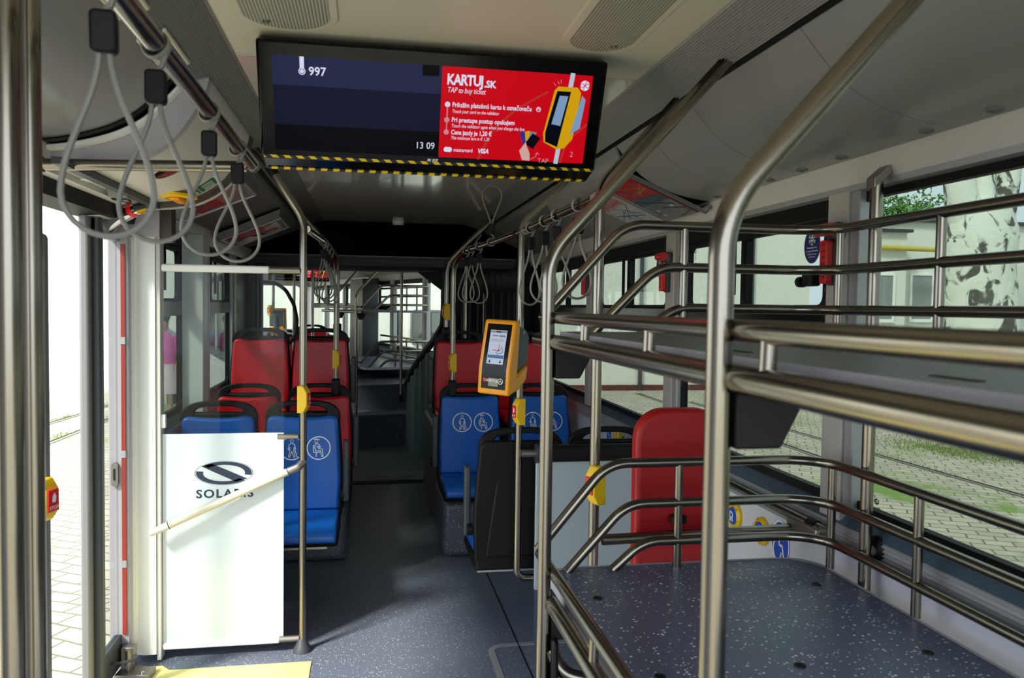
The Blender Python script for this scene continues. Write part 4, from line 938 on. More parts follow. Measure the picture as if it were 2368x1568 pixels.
# ticket validator
def validator(label, loc, rot):
    t = thing('ticket_validator', label, 'ticket validator', loc, rot); w2, h2 = .080, .165
    prof = [(-.050, .160), (-.028, .170), (.02, .150), (.045, .10), (.035, -.06), (.05, -.10), (.055, -.125), (-.03, -.165), (-.075, -.168), (-.085, -.155), (-.087, -.10), (-.070, .05)]
    bd = obj('body', MB().prism([(-.085, -.158), (-.080, -.168), (.02, -.14), (.085, -.10), (.092, -.030), (-.010, -.075), (-.012, .150), (-.030, .168), (-.052, .165), (-.088, -.05)], 'x', -w2, w2), orange, t, .016, seg=4)
    gb_ = obj('grey_back', MB().prism([(-.016, -.070), (.048, -.042), (.098, -.025), (.098, .100), (.06, .130), (-.010, .146)], 'x', -w2+.006, w2-.006), mat('validator_grey', (56, 70, 72), .45), t, .010, seg=3)
    obj('lock', MB().lathe([(.009, 0), (.009, .003), (.004, .004)], (w2-.007, .03, .115), (1, 0, 0)), steel_d, gb_)
    fy = lambda z: (-.0525-(.165-z)*.0362/.215) if z > -.05 else -.088+(-.05-z)*.003/.108
    def fq(x0, x1, z0, z1, off):
        mb = MB(); n = 6; V = [[mb.bm.verts.new((x, fy(z0+(z1-z0)*k/n)-off, z0+(z1-z0)*k/n)) for x in (x0, x1)] for k in range(n+1)]
        for a, b in zip(V, V[1:]): mb.bm.faces.new((a[0], a[1], b[1], b[0]))
        return mb
    fa = obj('front_glass', fq(-.060, .060, -.140, .147, .0012), blackg, t)
    obj('screen', fq(-.041, .041, -.030, .120, .0022), em('validator_screen', (178, 188, 208), .55), fa)
    for a, b, c, d, m in ((-.039, .039, .108, .117, s_grey), (-.012, .012, .108, .117, mat('dull_red', (130, 24, 30), .4)), (-.039, .039, -.004, .010, mapblue), (-.030, .0, .092, .098, s_grey), (.004, .036, .090, .099, s_grey), (-.03, .03, .078, .080, s_grey), (-.03, .03, .071, .073, s_grey), (-.02, .015, .030, .033, maprose), (.01, .013, .03, .058, maprose)):
        obj('screen_block', fq(a, b, c, d, .0028), m, fa)
    mb = MB()
    for x in (-.026, .026): 
        flat(mb, [(x-.002, -.012), (x-.002, -.018), (x-.006, -.018), (x, -.026), (x+.006, -.018), (x+.002, -.018), (x+.002, -.012)]); 
    stroke(mb, [(.0, .02), (.018, .034), (.026, .05)], .002); stroke(mb, [(.004, .014), (.03, .022), (.03, .04)], .002)
    for v in mb.bm.verts: v.co.y = fy(v.co.z)-.0032
    obj('screen_arrows', mb, s_blk, fa)
    obj('card_reader', fq(-.024, .024, -.128, -.092, .0022), mat('reader_beige', (150, 146, 132), .5), fa)
    mb = MB(); text_bm(mb, 'KARTUJ', -.033, -.108, .016, bold=.03, sx=.95); annulus(mb, .036, -.104, .013, .003); stroke(mb, [(.03, -.108), (.036, -.098), (.042, -.110)], .003)
    text_bm(mb, '.SK', .012, -.108, .009, bold=.03)
    for v in mb.bm.verts: v.co.y = fy(v.co.z)-.003
    obj('lettering', mb, whitep, fa)
    mb = MB(); flat(mb, circ(-.042, -.102, .009, 16)); [setattr(v.co, 'y', fy(v.co.z)-.0028) for v in mb.bm.verts]; obj('red_mark', mb, reds, fa)
    obj('pole_clamp', MB().cyl((0, .110, -.06), (0, .110, .09), .024), dgrey, t, .003)
    return t
validator('orange ticket validator with lit screen on the right aisle pole', (XB-.088, 3.535, 1.354), (math.radians(-2), math.radians(2.5), math.radians(-37)))
# ================================================================ luggage rack
def rack(label, T, full=True):
    """T maps (across from the aisle edge, along from the end, height) to the place"""
    t = thing('luggage_rack', label, 'luggage rack', T(.0, .22, 0))
    V = lambda P: [T(*p) for p in P]
    P_ = lambda name, pts, r=.0145, fr=.1, m=None: wobj(name, MB().tube(fillet(V(pts), fr), r, 14), m or steel, t)
    for b in (.22, 1.27): P_('pole', [(0, b, 0), (0, b, 1.715), (.49, b, 2.262)], .0178, .17)
    LN = 2.15
    for zb, zt, zl, zr, nm in ((1.486, 1.510, 1.487, 1.552, 'upper'), (.778, .803, .787, .868, 'lower')):
        a0 = .075 if nm == 'upper' else .065
        oc = [(a0, LN), (a0, .06), (a0+.012, .032), (a0+.035, .012), (a0+.07, .0), (.79, .0)]+[(.79+.105*math.sin(k*PI/12), .105-.105*math.cos(k*PI/12)) for k in range(1, 7)]+[(.895, LN)]
        mb = MB(); lo = [mb.bm.verts.new(T(a, b, zb)) for a, b in oc]; hi = [mb.bm.verts.new(T(a, b, zt)) for a, b in oc]; n = len(oc)
        mb.bm.faces.new(lo); mb.bm.faces.new(hi)
        for i in range(n): mb.bm.faces.new((lo[i], lo[(i+1) % n], hi[(i+1) % n], hi[i]))
        bd = wobj(nm+'_shelf', mb, shelft if nm == 'upper' else shelfm, t, .003)
        P_(nm+'_edge_tube', [(.022, .0, zl), (.022, LN, zl)] if nm == 'upper' else [(.02, .22, zl), (.02, LN, zl)], .020)
        P_(nm+'_guard_tube', [(.025, .05, zr), (.025, LN, zr)], .0155)
        if nm == 'lower':
            ed = MB(); e2 = [(a-(.011 if a < .5 else -.011), max(b-.011, -.011)) for a, b in oc]
            A = [[ed.bm.verts.new(T(a, b, z)) for a, b in q] for q, z in ((e2, zb-.004), (e2, zt+.002), (oc, zt+.002))]
            for u, w_ in zip(A, A[1:]):
                for i in range(n-1): ed.bm.faces.new((u[i], u[i+1], w_[i+1], w_[i]))
            wobj('shelf_edging', ed, lav, bd)
        else: wobj('shelf_edging', MB().prism([(0, zb-.002), (0, zt+.001), (.004, zt+.001), (.004, zb-.002)], 'y', 0, 1), lav, bd) if False else wobj('shelf_edging', MB().loft([[T(a, b, z) for a, z in ((a0-.004, zb-.002), (a0-.004, zt+.001), (a0+.001, zt+.001), (a0+.001, zb-.002))] for b in (.06, LN)]), lav, bd)
        for b in ((.50, .93, 1.36, 1.8) if nm == 'upper' else (.62, 1.36)): P_('strut', [(.023, b, zl), (.025, b, zr)], .011)
        for b in (.22, 1.27):
            mb = MB(); g = [(.018, zl-.018), (.125, zl-.018), (.085, zl-.095), (.018, zl-.095)]
            A = [[mb.bm.verts.new(T(a, b+e, z)) for a, z in g] for e in (-.018, .018)]
            mb.bm.faces.new(A[0]); mb.bm.faces.new(A[1][::-1])
            for i in range(4): mb.bm.faces.new((A[0][i], A[0][(i+1) % 4], A[1][(i+1) % 4], A[1][i]))
            wobj('gusset', mb, black, t, .004)
        rails = ((1.825, .03, .27, 1.555), (1.703, .17, .37, 1.50), (1.583, .32, .43, 1.50)) if nm == 'upper' else ((1.122, .02, .23, .87), (1.000, .11, .29, .803), (.885, .25, .345, .803))
        for z, s0, s1, zs in rails: P_(nm+'_rail', [(s0, .03, zs), (s1, .03, z), (.91, .03, z), (.91, LN, z)], .0145, .13)
        zt_ = rails[0][0]
        for a, b in ((.452, .03), (.91, .105), (.91, .535 if nm == 'upper' else .49), (.91, .95), (.91, 1.5)): P_('upright', [(a, b, zt), (a, b, zt_)], .0125)
        if nm == 'lower' and full:
            for px, py in ((1382, 1384), (1888, 1352), (1850, 1540), (2146, 1510), (1527, 1566)):
                p = pt(px, py, z=zt); mb = MB().lathe([(.013, 0), (.012, .003), (.006, .004), (.005, .001), (.001, .001)], p); wobj('shelf_screw', mb, black, bd)
        if nm == 'upper':
            mb = MB()
            for b in (.55, 1.0, 1.5, 1.95): mb.loft([[T(.14, b, zt), T(.152, b, zt), T(.152, b+.07, zt), T(.14, b+.07, zt)], [T(.14, b, zt+.0015), T(.152, b, zt+.0015), T(.152, b+.07, zt+.0015), T(.14, b+.07, zt+.0015)]])
            wobj('shelf_slots', mb, black, bd)
    P_('lower_frame', [(.02, .22, .66), (.05, .24, .60), (.25, .30, .57), (.88, .30, .57)], .02, .1)
    if full: wobj('pole_joint', MB().box(*sorted((T(.016, 0, 0).x, T(.034, 0, 0).x)), 2.02, 2.10, .55, .70), black, t, .01)
    return t
rack('stainless two-shelf luggage rack with speckled lower shelf at the right', lambda a, b, z: Vector((.468+a, 2.285-b, z)))
# ================================================================ articulated joint and rear section
AR = math.radians(16); PVT = Vector((.22, 8.0, 0))
def RW(u, v, z=0): return PVT + Vector((u*math.cos(AR)-v*math.sin(AR), u*math.sin(AR)+v*math.cos(AR), z))
def rear(o): o.location = PVT; o.rotation_euler = (0, 0, AR); return o
struct('trim_30', MB().prism([(7.0, 2.32), (7.0, 2.293), (7.12, 2.26), (7.30, 2.02), (7.36, 2.02), (7.36, 2.32)], 'x', -1.02, 1.45), blackg)
struct('trim_33', MB().prism([(.42, 1.96), (1.2, 1.96), (1.2, 1.5), (.80, 1.5), (.72, 1.74)], 'y', 8.05, 8.12), bellowk)
jr = struct('ceiling_joint', MB().prism([(7.30, 2.06), (7.33, 1.93), (7.42, 1.90), (8.6, 1.93), (8.6, 2.10), (7.36, 2.12)], 'x', -1.05, 1.42), dgrey)
for z, y in ((2.015, 7.305), (1.975, 7.315)): struct('seal_line', MB().cyl((-1.0, y, z), (1.40, y, z), .006, 8), alu if z > 2 else mgrey, jr)
struct('floor_joint', MB().box(-1.02, 1.40, YE+.0, 9.2, -.06, -.002), plate)
struct('trim_31', MB().box(-1.0, 1.40, YE+.02, YE+.12, -.01, .006), rubber)
def smoothpath(P, n=12):
    xs = [(p[0], p[1]) for p in P]; return smoothline(xs, n)
def bellows(name, P, z0, z1, m, amp=.035, n=11):
    L = smoothpath(P, n); mb = MB(); rings = []
    for i, p in enumerate(L):
        t = Vector(L[min(i+1, len(L)-1)])-Vector(L[max(i-1, 0)]); t.normalize(); nn = Vector((-t.y, t.x))
        q = Vector(p)+nn*(amp if i % 4 in (1, 2) else -amp)
        b0 = z0(i/(len(L)-1)) if callable(z0) else z0; b1 = z1(i/(len(L)-1)) if callable(z1) else z1
        rings.append([(q.x, q.y, b0), (q.x, q.y, b1), (q.x+nn.x*.02, q.y+nn.y*.02, b1), (q.x+nn.x*.02, q.y+nn.y*.02, b0)])
    mb.loft(rings); return struct(name, mb, m)
br = bellows('wall_bellows_right', [(1.44, 7.12), (1.33, 7.45), (1.12, 7.8), (.90, 8.10), (.80, 8.45), (.95, 8.9), (1.12, 9.32)], 0, 1.98, bellowk, .03, 14)
mb = MB()
L = smoothpath([(1.40, 7.12), (1.29, 7.42), (1.08, 7.76), (.90, 8.02)], 14); rings = []
for i, p in enumerate(L):
    o_ = .03 if i % 3 == 0 else 0; rings.append([(p[0]-o_, p[1]-o_*.5, 1.72+.02*(i % 3)), (p[0]-.03-o_, p[1]-.02-o_*.5, 1.84), (p[0]-.01-o_, p[1]-.01, 1.92), (p[0]+.03, p[1]+.02, 1.93), (p[0]+.03, p[1]+.02, 1.70)])
mb.loft(rings); obj('pleated_valance', mb, pleat, br)
obj('metal_rod', MB().cyl((1.09, 7.62, 1.1), (1.09, 7.62, 1.70), .008, 10), steel_d, br)
bellows('wall_bellows_left', [(-1.0, 7.12), (-1.06, 7.4), (-1.0, 7.8), (-1.14, 8.3)], 0, 1.98, bellowk, .03, 10)
gb2 = bellows('wall_joint_skirt', [(.44, 9.0), (.475, 8.62), (.55, 8.22), (.66, 7.75), (.80, 7.32)], 0, lambda t: .74+.62*t**1.1, bellowm, .022, 8)
obj('black_edge', MB().tube([(.425, 9.0, .70), (.455, 8.62, .86), (.53, 8.22, 1.05), (.64, 7.75, 1.26), (.70, 7.6, 1.40), (.73, 7.6, 1.95)], .035, 10), bellowk, gb2)
# rear section, turned by the bend of the joint
rear(struct('floor_rear_step', MB().box(-1.2, 1.2, .93, 1.36, -.05, .365), podm, bevel=.01))
rear(struct('floor_rear', MB().box(-1.2, 1.2, 1.34, 9.4, -.05, .655), podm, bevel=.01))
nosing = rear(struct('trim_32', MB().box(-.6, .52, .925, .96, .355, .370), mgrey)); struct('nosing', MB().box(-.6, .6, 1.335, 1.37, .645, .660), mgrey, nosing)
wq = wall('rear_right', 1.2, 1, .75, 9.4); rear(wq)
for y in (.95, 2.35, 3.75, 5.15, 6.55, 7.95): pier(wq, 1.2, 1, y)
for y0 in (1.02, 2.42, 3.82, 5.22, 6.62, 8.02): rear(window(1.2, 1, y0, y0+1.26, y0 > 2.5, 1.885, gm=rearg))
wq = wall('rear_left', -1.2, -1, .75, 9.4); rear(wq)
for y in (.95, 2.35, 3.75, 5.15, 6.55, 7.95): pier(wq, -1.2, -1, y)
for y0 in (1.02, 2.42, 3.82, 5.22, 6.62, 8.02): rear(window(-1.2, -1, y0, y0+1.26, True, 1.885, gm=rearg))
ew = rear(struct('wall_rear_end', MB().ring(rrect(-1.25, 1.25, -.05, 2.4, .05), rrect(-1.0, 1.0, 1.05, 1.95, .08), 'y', 9.4, 9.45), offwhite))
struct('rear_pane', MB().box(-1.02, 1.02, 9.42, 9.425, 1.02, 1.97), rearg, ew)
cr_ = rear(struct('ceiling_rear', MB().box(-.6, .6, .5, 9.4, 2.29, 2.32), offwhite))
for s in (1, -1): struct('cove', MB().prism([(s*.6, 2.29), (s*.75, 2.25), (s*.95, 2.07), (s*1.2, 2.02), (s*1.2, 2.10), (s*.6, 2.32)], 'y', .6, 9.4), offwhite, cr_)
struct('roof', MB().box(-1.3, 1.3, .3, 9.5, 2.40, 2.46), dgrey, cr_)
struct('roof_side', MB().box(1.24, 1.3, .3, 9.5, 2.0, 2.42), dgrey, cr_); struct('roof_side', MB().box(-1.3, -1.24, .3, 9.5, 2.0, 2.42), dgrey, cr_)
cb = thing('equipment_cabinet', 'dark grey upright cabinet at the side wall of the rear section', 'cabinet', RW(1.05, 4.7), (0, 0, AR))
obj('body', MB().box(-.12, .13, -.35, .35, .66, 1.98), mat('cabinet_grey', (60, 66, 70), .5), cb, .01); obj('side_trim', MB().box(-.128, -.10, -.36, .36, .66, 1.98), brownd, cb)
rack('stainless luggage rack far away in the rear section behind the joint', lambda a, b, z: RW(.25+a, 2.0+b, z), False)
g = thing('grab_pole', 'stainless pole rising from the floor at the rear steps', 'pole', RW(-.10, .93))
pipe('tube', g, [RW(-.10, .91, .0), RW(-.10, .91, 1.44)], .0165)
g = thing('grab_pole', 'short stainless pole beside the green grey joint skirt', 'pole', RW(.42, .9))
pipe('tube', g, [RW(.405, .9, .58), RW(.405, .9, 2.0)], .0165); wobj('foot', MB().box(*[0]*6) if False else MB().cyl(RW(.405, .9, .50), RW(.405, .9, .585), .026), black, g)
for k, (px, y) in enumerate(((680, 9.6), (723, 9.8))):
    p = pt(px, 700, y=y); g = thing('grab_pole', ['dark stainless pole seen through the joint left of the partition pole', 'stainless pole in the rear section behind the bunch of straps'][k], 'pole', (p.x, p.y, .66)); pipe('tube', g, [(p.x, p.y, .66), (p.x, p.y, 2.1)], .0175)
p = pt(632, 700, y=9.3); g = thing('grab_pole', 'stainless pole with grey backed validator in the rear section', 'pole', (p.x, p.y, .66)); pipe('tube', g, [(p.x, p.y, .66), (p.x, p.y, 2.1)], .0165)
v_ = [o for o in COL.objects if o.name == 'ticket_validator'][0]
dup(v_, 'second validator seen from behind in the rear section', (p.x+.05, p.y+.03, 1.36), (0, 0, math.radians(172)))
stop_button('small yellow stop button on the rear pole above the second validator', (p.x-.03, p.y-.04, 1.50), -.75)
g = thing('curved_handrail', 'black curved handrail seen through the joint above the left red seats', 'handrail', pt(640, 660, y=8.9))
wobj('tube', MB().tube(fillet([pt(x, y, y=8.9) for x, y in ((604, 652), (640, 655), (662, 672), (680, 705), (687, 740), (684, 775), (668, 795))], .2), .02, 12), black, g)
d_ = [o for o in COL.objects if o.name == 'information_display'][0]
dup(d_, 'distant display with red advert in the rear section, behind hanging straps', (-1.06, 13.0, 2.125), (.2, 0, AR))
for k, (px, y, z) in enumerate(((722, 11.0, .26), (655, 10.6, .2))):
    p = pt(px, 760, y=y)
    dup(r2, ['red seat in the rear section showing between the straps and pole', 'red seat in the rear section beside the second validator'][k], (p.x, p.y, z), (0, 0, AR))
# ================================================================ outside
ZG = -.40
gm = bpy.data.materials.new('cobbles'); gm.use_nodes = True; n_ = gm.node_tree.nodes; l_ = gm.node_tree.links; b_ = n_['Principled BSDF']; b_.inputs['Roughness'].default_value = .85
tc_ = n_.new('ShaderNodeTexCoord'); mp_ = n_.new('ShaderNodeMapping'); mp_.inputs['Rotation'].default_value = (0, 0, .5); l_.new(tc_.outputs['Object'], mp_.inputs[0])
wn = n_.new('ShaderNodeTexNoise'); wn.inputs['Scale'].default_value = 1.3; l_.new(tc_.outputs['Object'], wn.inputs['Vector'])
wa = n_.new('ShaderNodeMixRGB'); wa.blend_type = 'ADD'; wa.inputs[0].default_value = .12; l_.new(mp_.outputs[0], wa.inputs[1]); l_.new(wn.outputs['Color'], wa.inputs[2])
bk_ = n_.new('ShaderNodeTexBrick'); bk_.inputs['Scale'].default_value = 1; bk_.inputs['Brick Width'].default_value = .24; bk_.inputs['Row Height'].default_value = .15; bk_.inputs['Mortar Size'].default_value = .010; bk_.inputs['Mortar Smooth'].default_value = .3
bk_.inputs['Color1'].default_value = (*lin((186, 178, 158)), 1); bk_.inputs['Color2'].default_value = (*lin((164, 158, 142)), 1); bk_.inputs['Mortar'].default_value = (*lin((104, 102, 80)), 1); l_.new(wa.outputs[0], bk_.inputs['Vector'])
gn = n_.new('ShaderNodeTexNoise'); gn.inputs['Scale'].default_value = .55; gn.inputs['Detail'].default_value = 8; gn.inputs['Roughness'].default_value = .65; l_.new(tc_.outputs['Object'], gn.inputs['Vector'])
rp_ = n_.new('ShaderNodeValToRGB'); rp_.color_ramp.elements[0].position = .56; rp_.color_ramp.elements[1].position = .64; l_.new(gn.outputs['Fac'], rp_.inputs[0])
mg = n_.new('ShaderNodeMixRGB'); mg.inputs[2].default_value = (*lin((112, 140, 60)), 1); l_.new(rp_.outputs[0], mg.inputs[0]); l_.new(bk_.outputs[0], mg.inputs[1]); l_.new(mg.outputs[0], b_.inputs['Base Color'])
struct('floor_yard', MB().box(-45, 45, -25, 40, ZG-.1, ZG), gm)
def trackline(label, p, q, ext=6):
    a, b = pt(*p, z=ZG), pt(*q, z=ZG); d = (b-a).normalized(); a -= d*ext; b += d*ext; n = Vector((-d.y, d.x, 0))
    t = thing('tram_rail', label, 'rail', a.lerp(b, .5))
    for e, m, wd, nm in ((-.05, steel_d, .022, 'rail_head'), (.0, rubber, .022, 'groove')):
        mb = MB(); mb.loft([[x+n*(e-wd), x+n*(e+wd), x+n*(e+wd)+Vector((0, 0, .012)), x+n*(e-wd)+Vector((0, 0, .012))] for x in (a, b)]); wobj(nm, mb, m, t)
    return a, b, n
grs = []
grs.append(trackline('dark tram rail in the cobbles nearer to the right side windows', (1752, 1007), (1872, 1049)))
grs.append(trackline('dark tram rail in the cobbles crossing the near right window', (2017, 1049), (2368, 1148)))
grs.append(trackline('dark tram rail in the cobbles outside the open door, nearer one', (118, 1022), (205, 988), 1.5))
grs.append(trackline('dark tram rail in the cobbles outside the open door, farther one', (118, 978), (205, 952), 1.5))
mb = MB(); rg = random.Random(11)
def blade(p):
    h = rg.uniform(.015, .05); a = rg.uniform(0, 2*PI); w2 = .006; dx, dy = math.cos(a), math.sin(a); l = rg.uniform(-.04, .04)
    mb.bm.faces.new([mb.bm.verts.new(v) for v in ((p.x-dx*w2, p.y-dy*w2, ZG), (p.x+dx*w2, p.y+dy*w2, ZG), (p.x+l, p.y+l*.5, ZG+h))])
for a, b, n in grs:
    for k in range(800):
        t = rg.random(); c = math.sin(t*31)+math.sin(t*13+2)
        if c > .1: blade(a.lerp(b, t)+n*rg.gauss(.06, .07))
for px, py, s_, k in ((2130, 1030, .35, 900), (2190, 1042, .2, 500), (2290, 1060, .22, 450), (2240, 1055, .2, 400), (1800, 975, .3, 400)):
    c = pt(px, py, z=ZG)
    for _ in range(k): blade(c+Vector((rg.gauss(0, s_), rg.gauss(0, s_*1.2), 0)))
tag(obj('grass', mb, mat('grass_green', (120, 138, 74), .7), kind='stuff'), 'green grass tufts growing along the tram rails between the cobbles', 'grass')
# depot building: long white wall across the yard, lower wing at the right
plaster = mat('white_plaster', (236, 238, 228), .8, noise=(.8, .10)); base = mat('dark_red_base', (96, 50, 46), .8)
bd = thing('depot_building', 'long white plastered depot wall with dark red base across the yard', 'building', (-3, 18.5, ZG))
wobj('wall', MB().box(-26, 10.9, 18.5, 18.9, ZG, 9), plaster, bd)
wobj('plinth', MB().box(-2, 10.9, 18.44, 18.5, ZG, ZG+.13), base, bd); wobj('plinth', MB().box(-26, -2.01, 18.46, 18.5, ZG, ZG+.10), mat('pale_base', (200, 196, 190), .8), bd)
for k, px in enumerate((1481, 1735)):
    p = pt(px, 800, y=18.45); wobj('downpipe', MB().cyl((p.x, 18.44, ZG), (p.x, 18.44, 6), .05, 10), dgrey, bd)
for px, w_ in ((916, .06), (987, .34)):
    p = pt(px, 755, y=18.47); f = wobj('window', MB().prism(rrect(p.x-w_-.04, p.x+w_+.04, .68, 1.48, .12), 'y', 18.45, 18.5), mgrey, bd); wobj('window_pane', MB().prism(rrect(p.x-w_, p.x+w_, .73, 1.43, .10), 'y', 18.43, 18.451), mat('dark_pane', (52, 62, 62), .15), f)
p = pt(1605, 900, y=18.4)
for k, (a, b, m) in enumerate(((0, .45, mgrey), (.45, .9, base), (.9, 1.3, mgrey))): wobj('painted_panel', MB().box(p.x-.2+a, p.x-.2+b, 18.46, 18.499, .12, .42), m, bd)
YB = 17.6
x0 = pt(2020, 700, y=YB).x
wg = thing('side_building', 'low white building wing with small windows behind the birch trunk', 'building', (x0+4, YB, ZG))
zr_ = pt(2150, 515, y=YB).z; za = pt(2060, 537, y=YB-.6).z; xa = pt(2098, 540, y=YB-.6).x
wobj('wall', MB().box(x0, x0+14, YB, YB+.4, ZG, zr_), plaster, wg); wobj('roof_edge', MB().box(x0, x0+14, YB-.12, YB+.5, zr_, zr_+.08), dgrey, wg)
wobj('annex', MB().box(x0-.5, xa, YB-.6, YB, ZG, za), plaster, wg); wobj('annex_roof_edge', MB().box(x0-.5, xa+.08, YB-.72, YB, za, za+.07), dgrey, wg)
a = pt(2036, 572, y=YB-.7); b = pt(2205, 579, y=YB-.7); wobj('yellow_pipe', MB().cyl(a, b, .06, 12), mat('pipe_ochre', (206, 186, 90), .6), wg)
p = pt(2106, 600, y=YB-.65); wobj('downpipe', MB().cyl((xa+.05, YB-.06, ZG), (xa+.05, YB-.06, za), .05, 10), mgrey, wg)
for l, r_, yy in ((2108, 2150, YB), (2176, 2216, YB), (2030, 2060, YB-.6)):
    a, b = pt(l, 637, y=yy), pt(r_, 738, y=yy)
    f = wobj('window', MB().ring(rrect(a.x-.06, b.x+.06, b.z-.08, a.z+.05, .01, 2), rrect(a.x, b.x, b.z, a.z, .01, 2), 'y', yy-.05, yy), white, wg)
    wobj('window_pane', MB().box(a.x-.01, b.x+.01, yy-.03, yy-.005, b.z-.01, a.z+.01), mat('grey_pane', (140, 148, 146), .2), f)
# birch-like trunk
bkm = bpy.data.materials.new('pale_bark'); bkm.use_nodes = True; n_ = bkm.node_tree.nodes; l_ = bkm.node_tree.links; b_ = n_['Principled BSDF']; b_.inputs['Roughness'].default_value = .85
tc_ = n_.new('ShaderNodeTexCoord'); mp_ = n_.new('ShaderNodeMapping'); mp_.inputs['Scale'].default_value = (1.6, 1.6, 1.0); l_.new(tc_.outputs['Object'], mp_.inputs[0])
t1 = n_.new('ShaderNodeTexNoise'); t1.inputs['Scale'].default_value = 1.5; t1.inputs['Detail'].default_value = 7; t1.inputs['Distortion'].default_value = 1.6; l_.new(mp_.outputs[0], t1.inputs['Vector'])
r1_ = n_.new('ShaderNodeValToRGB'); e = r1_.color_ramp.elements; e[0].position = .40; e[0].color = (*lin((84, 84, 78)), 1); e[1].position = .47; e[1].color = (*lin((222, 226, 214)), 1); l_.new(t1.outputs['Fac'], r1_.inputs[0]); l_.new(r1_.outputs[0], b_.inputs['Base Color'])
bp = n_.new('ShaderNodeBump'); bp.inputs['Distance'].default_value = .05; bp.inputs['Strength'].default_value = .7; l_.new(t1.outputs['Fac'], bp.inputs['Height']); l_.new(bp.outputs[0], b_.inputs['Normal'])
YT = 14.6
tp = lambda px, py, y=YT: pt(px, py, y=y)
base_ = tp(2268, 930); base_.z = ZG
tr = thing('tree', 'thick pale barked tree trunk forking into three, outside the near window', 'tree', base_)
wd = lambda px: px/FPX*YT*1.25/2
def limb(pts, rs): return [(p, r) for p, r in zip(pts, rs)]
mb = MB(); q = [base_, tp(2268, 800), tp(2266, 700), tp(2262, 610), tp(2266, 540), tp(2264, 470)]
mb.tube(smooth3 := q, [wd(170), wd(150), wd(142), wd(136), wd(146), wd(110)], 20)
mb.tube([tp(2252, 560), tp(2228, 490), tp(2218, 420), tp(2212, 330), tp(2205, 150)], [wd(80), wd(70), wd(60), wd(52), wd(40)], 16)
mb.tube([tp(2270, 560), tp(2272, 490), tp(2272, 420), tp(2282, 330), tp(2300, 150)], [wd(80), wd(60), wd(50), wd(46), wd(38)], 16)
mb.tube([tp(2285, 570), tp(2310, 500), tp(2332, 420), tp(2345, 330), tp(2380, 150)], [wd(80), wd(62), wd(44), wd(40), wd(34)], 16)
wobj('trunk', mb, bkm, tr)
# leafy tree behind the low wing
tc2 = tp(2090, 490, 24); lt_ = thing('tree', 'green leafy tree top rising behind the low white building wing', 'tree', (tc2.x, 24, ZG))
wobj('trunk', MB().tube([(tc2.x, 24, ZG), (tc2.x, 24, tc2.z)], .12, 10), mat('brown_bark', (92, 80, 66), .9), lt_)
mb = MB()
for cx, cy, sx_2, sz_2, k in ((2075, 495, .55, .30, 420), (2052, 480, .25, .35, 160), (2120, 490, .35, .22, 220), (2137, 472, .12, .22, 60), (2085, 520, 1.0, .25, 250)):
    c = tp(cx, cy, 24)
    for _ in range(k):
        p = c+Vector((rg.gauss(0, sx_2), rg.gauss(0, .4), rg.gauss(0, sz_2))); s_ = rg.uniform(.05, .11); v = [Vector((rg.uniform(-1, 1), rg.uniform(-1, 1), rg.uniform(-1, 1))).normalized()*s_ for _ in range(3)]
        mb.bm.faces.new([mb.bm.verts.new(p+x) for x in v]+[mb.bm.verts.new(p-v[0])])
wobj('foliage', mb, mat('leaf_green', (96, 150, 60), .6), lt_)
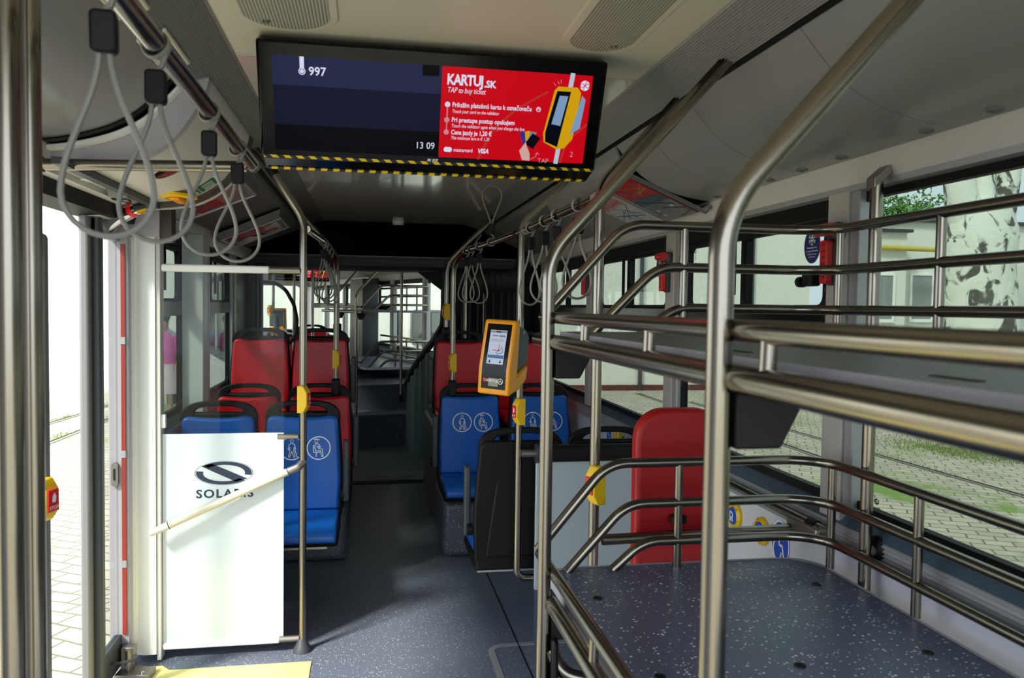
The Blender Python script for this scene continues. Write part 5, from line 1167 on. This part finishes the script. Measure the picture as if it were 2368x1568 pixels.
# two people in the yard, seen through the left windows
def person(label, px, y, shirt, legs, skirt=False):
    x = pt(px, 800, y=y).x; t = thing('person', label, 'person', (x, y, ZG))
    me = bpy.data.meshes.new('body'); V = [(0,0,.92),(0,0,1.12),(0,0,1.38),(0,0,1.48),(0,-.01,1.58),(0,-.01,1.70),(.10,0,.86),(.11,.02,.48),(.12,0,.08),(.12,-.12,.03),(-.10,0,.86),(-.11,-.03,.48),(-.12,.02,.08),(-.12,-.10,.03),(.19,0,1.38),(.26,.02,1.12),(.24,-.08,.90),(.24,-.12,.80),(-.19,0,1.38),(-.26,.02,1.12),(-.24,-.08,.90),(-.24,-.12,.80)]
    E_ = [(0,1),(1,2),(2,3),(3,4),(4,5),(0,6),(6,7),(7,8),(8,9),(0,10),(10,11),(11,12),(12,13),(2,14),(14,15),(15,16),(16,17),(2,18),(18,19),(19,20),(20,21)]
    R = [.15,.13,.15,.055,.085,.085,.095,.06,.042,.035,.095,.06,.042,.035,.065,.048,.035,.03,.065,.048,.035,.03]
    me.from_pydata(V, E_, []); o = bpy.data.objects.new('body', me); COL.objects.link(o); o.parent = t
    m = o.modifiers.new('skin', 'SKIN'); 
    for d, r in zip(me.skin_vertices[0].data, R): d.radius = (r, r*.8)
    me.skin_vertices[0].data[0].use_root = True
    o.modifiers.new('smooth', 'SUBSURF').levels = 2
    me.materials.append(mat('skin_tone', (206, 160, 136), .6))
    obj('shirt', MB().loft([[(a*math.cos(q), b*math.sin(q), z) for q in [2*PI*k/16 for k in range(16)]] for z, a, b in ((.95, .20, .16), (1.15, .185, .15), (1.36, .22, .15), (1.46, .12, .10))]), shirt, t)
    for s in (1, -1): obj('sleeve', MB().tube([(s*.17, 0, 1.41), (s*.23, .01, 1.26), (s*.26, .02, 1.14)], [.085, .075, .068], 12), shirt, t)
    if skirt: obj('skirt', MB().loft([[(a*math.cos(q), a*.8*math.sin(q), z) for q in [2*PI*k/16 for k in range(16)]] for z, a in ((.97, .19), (.75, .24), (.45, .27))]), legs, t)
    else:
        for s in (1, -1): obj('trouser_leg', MB().tube([(s*.09, 0, .98), (s*.11, .0, .5), (s*.12, .01, .10)], [.12, .095, .085], 12), legs, t)
    obj('hair', MB().ball((0, .02, 1.70), .098, .95, 1, .9), mat('dark_hair', (60, 44, 36), .7), t)
    for s in (1, -1): obj('eye', MB().ball((s*.033, -.093, 1.655), .010), whitep, t)
    obj('nose', MB().ball((0, -.105, 1.625), .014, .8, 1, 1.3), mat('skin_tone'), t); obj('mouth', MB().box(-.022, .022, -.092, -.086, 1.585, 1.592), mat('lip', (150, 80, 76), .6), t)
person('person in a pale blue shirt standing in the yard behind the white pillar', 381, 15.6, mat('pale_blue_cloth', (150, 176, 226), .8), mat('dark_cloth', (52, 56, 70), .8))
person('person in a bright pink top and pale skirt in the yard, nearer one', 377, 14.2, mat('pink_cloth', (226, 60, 176), .8), mat('pale_cloth', (226, 206, 216), .8), True)
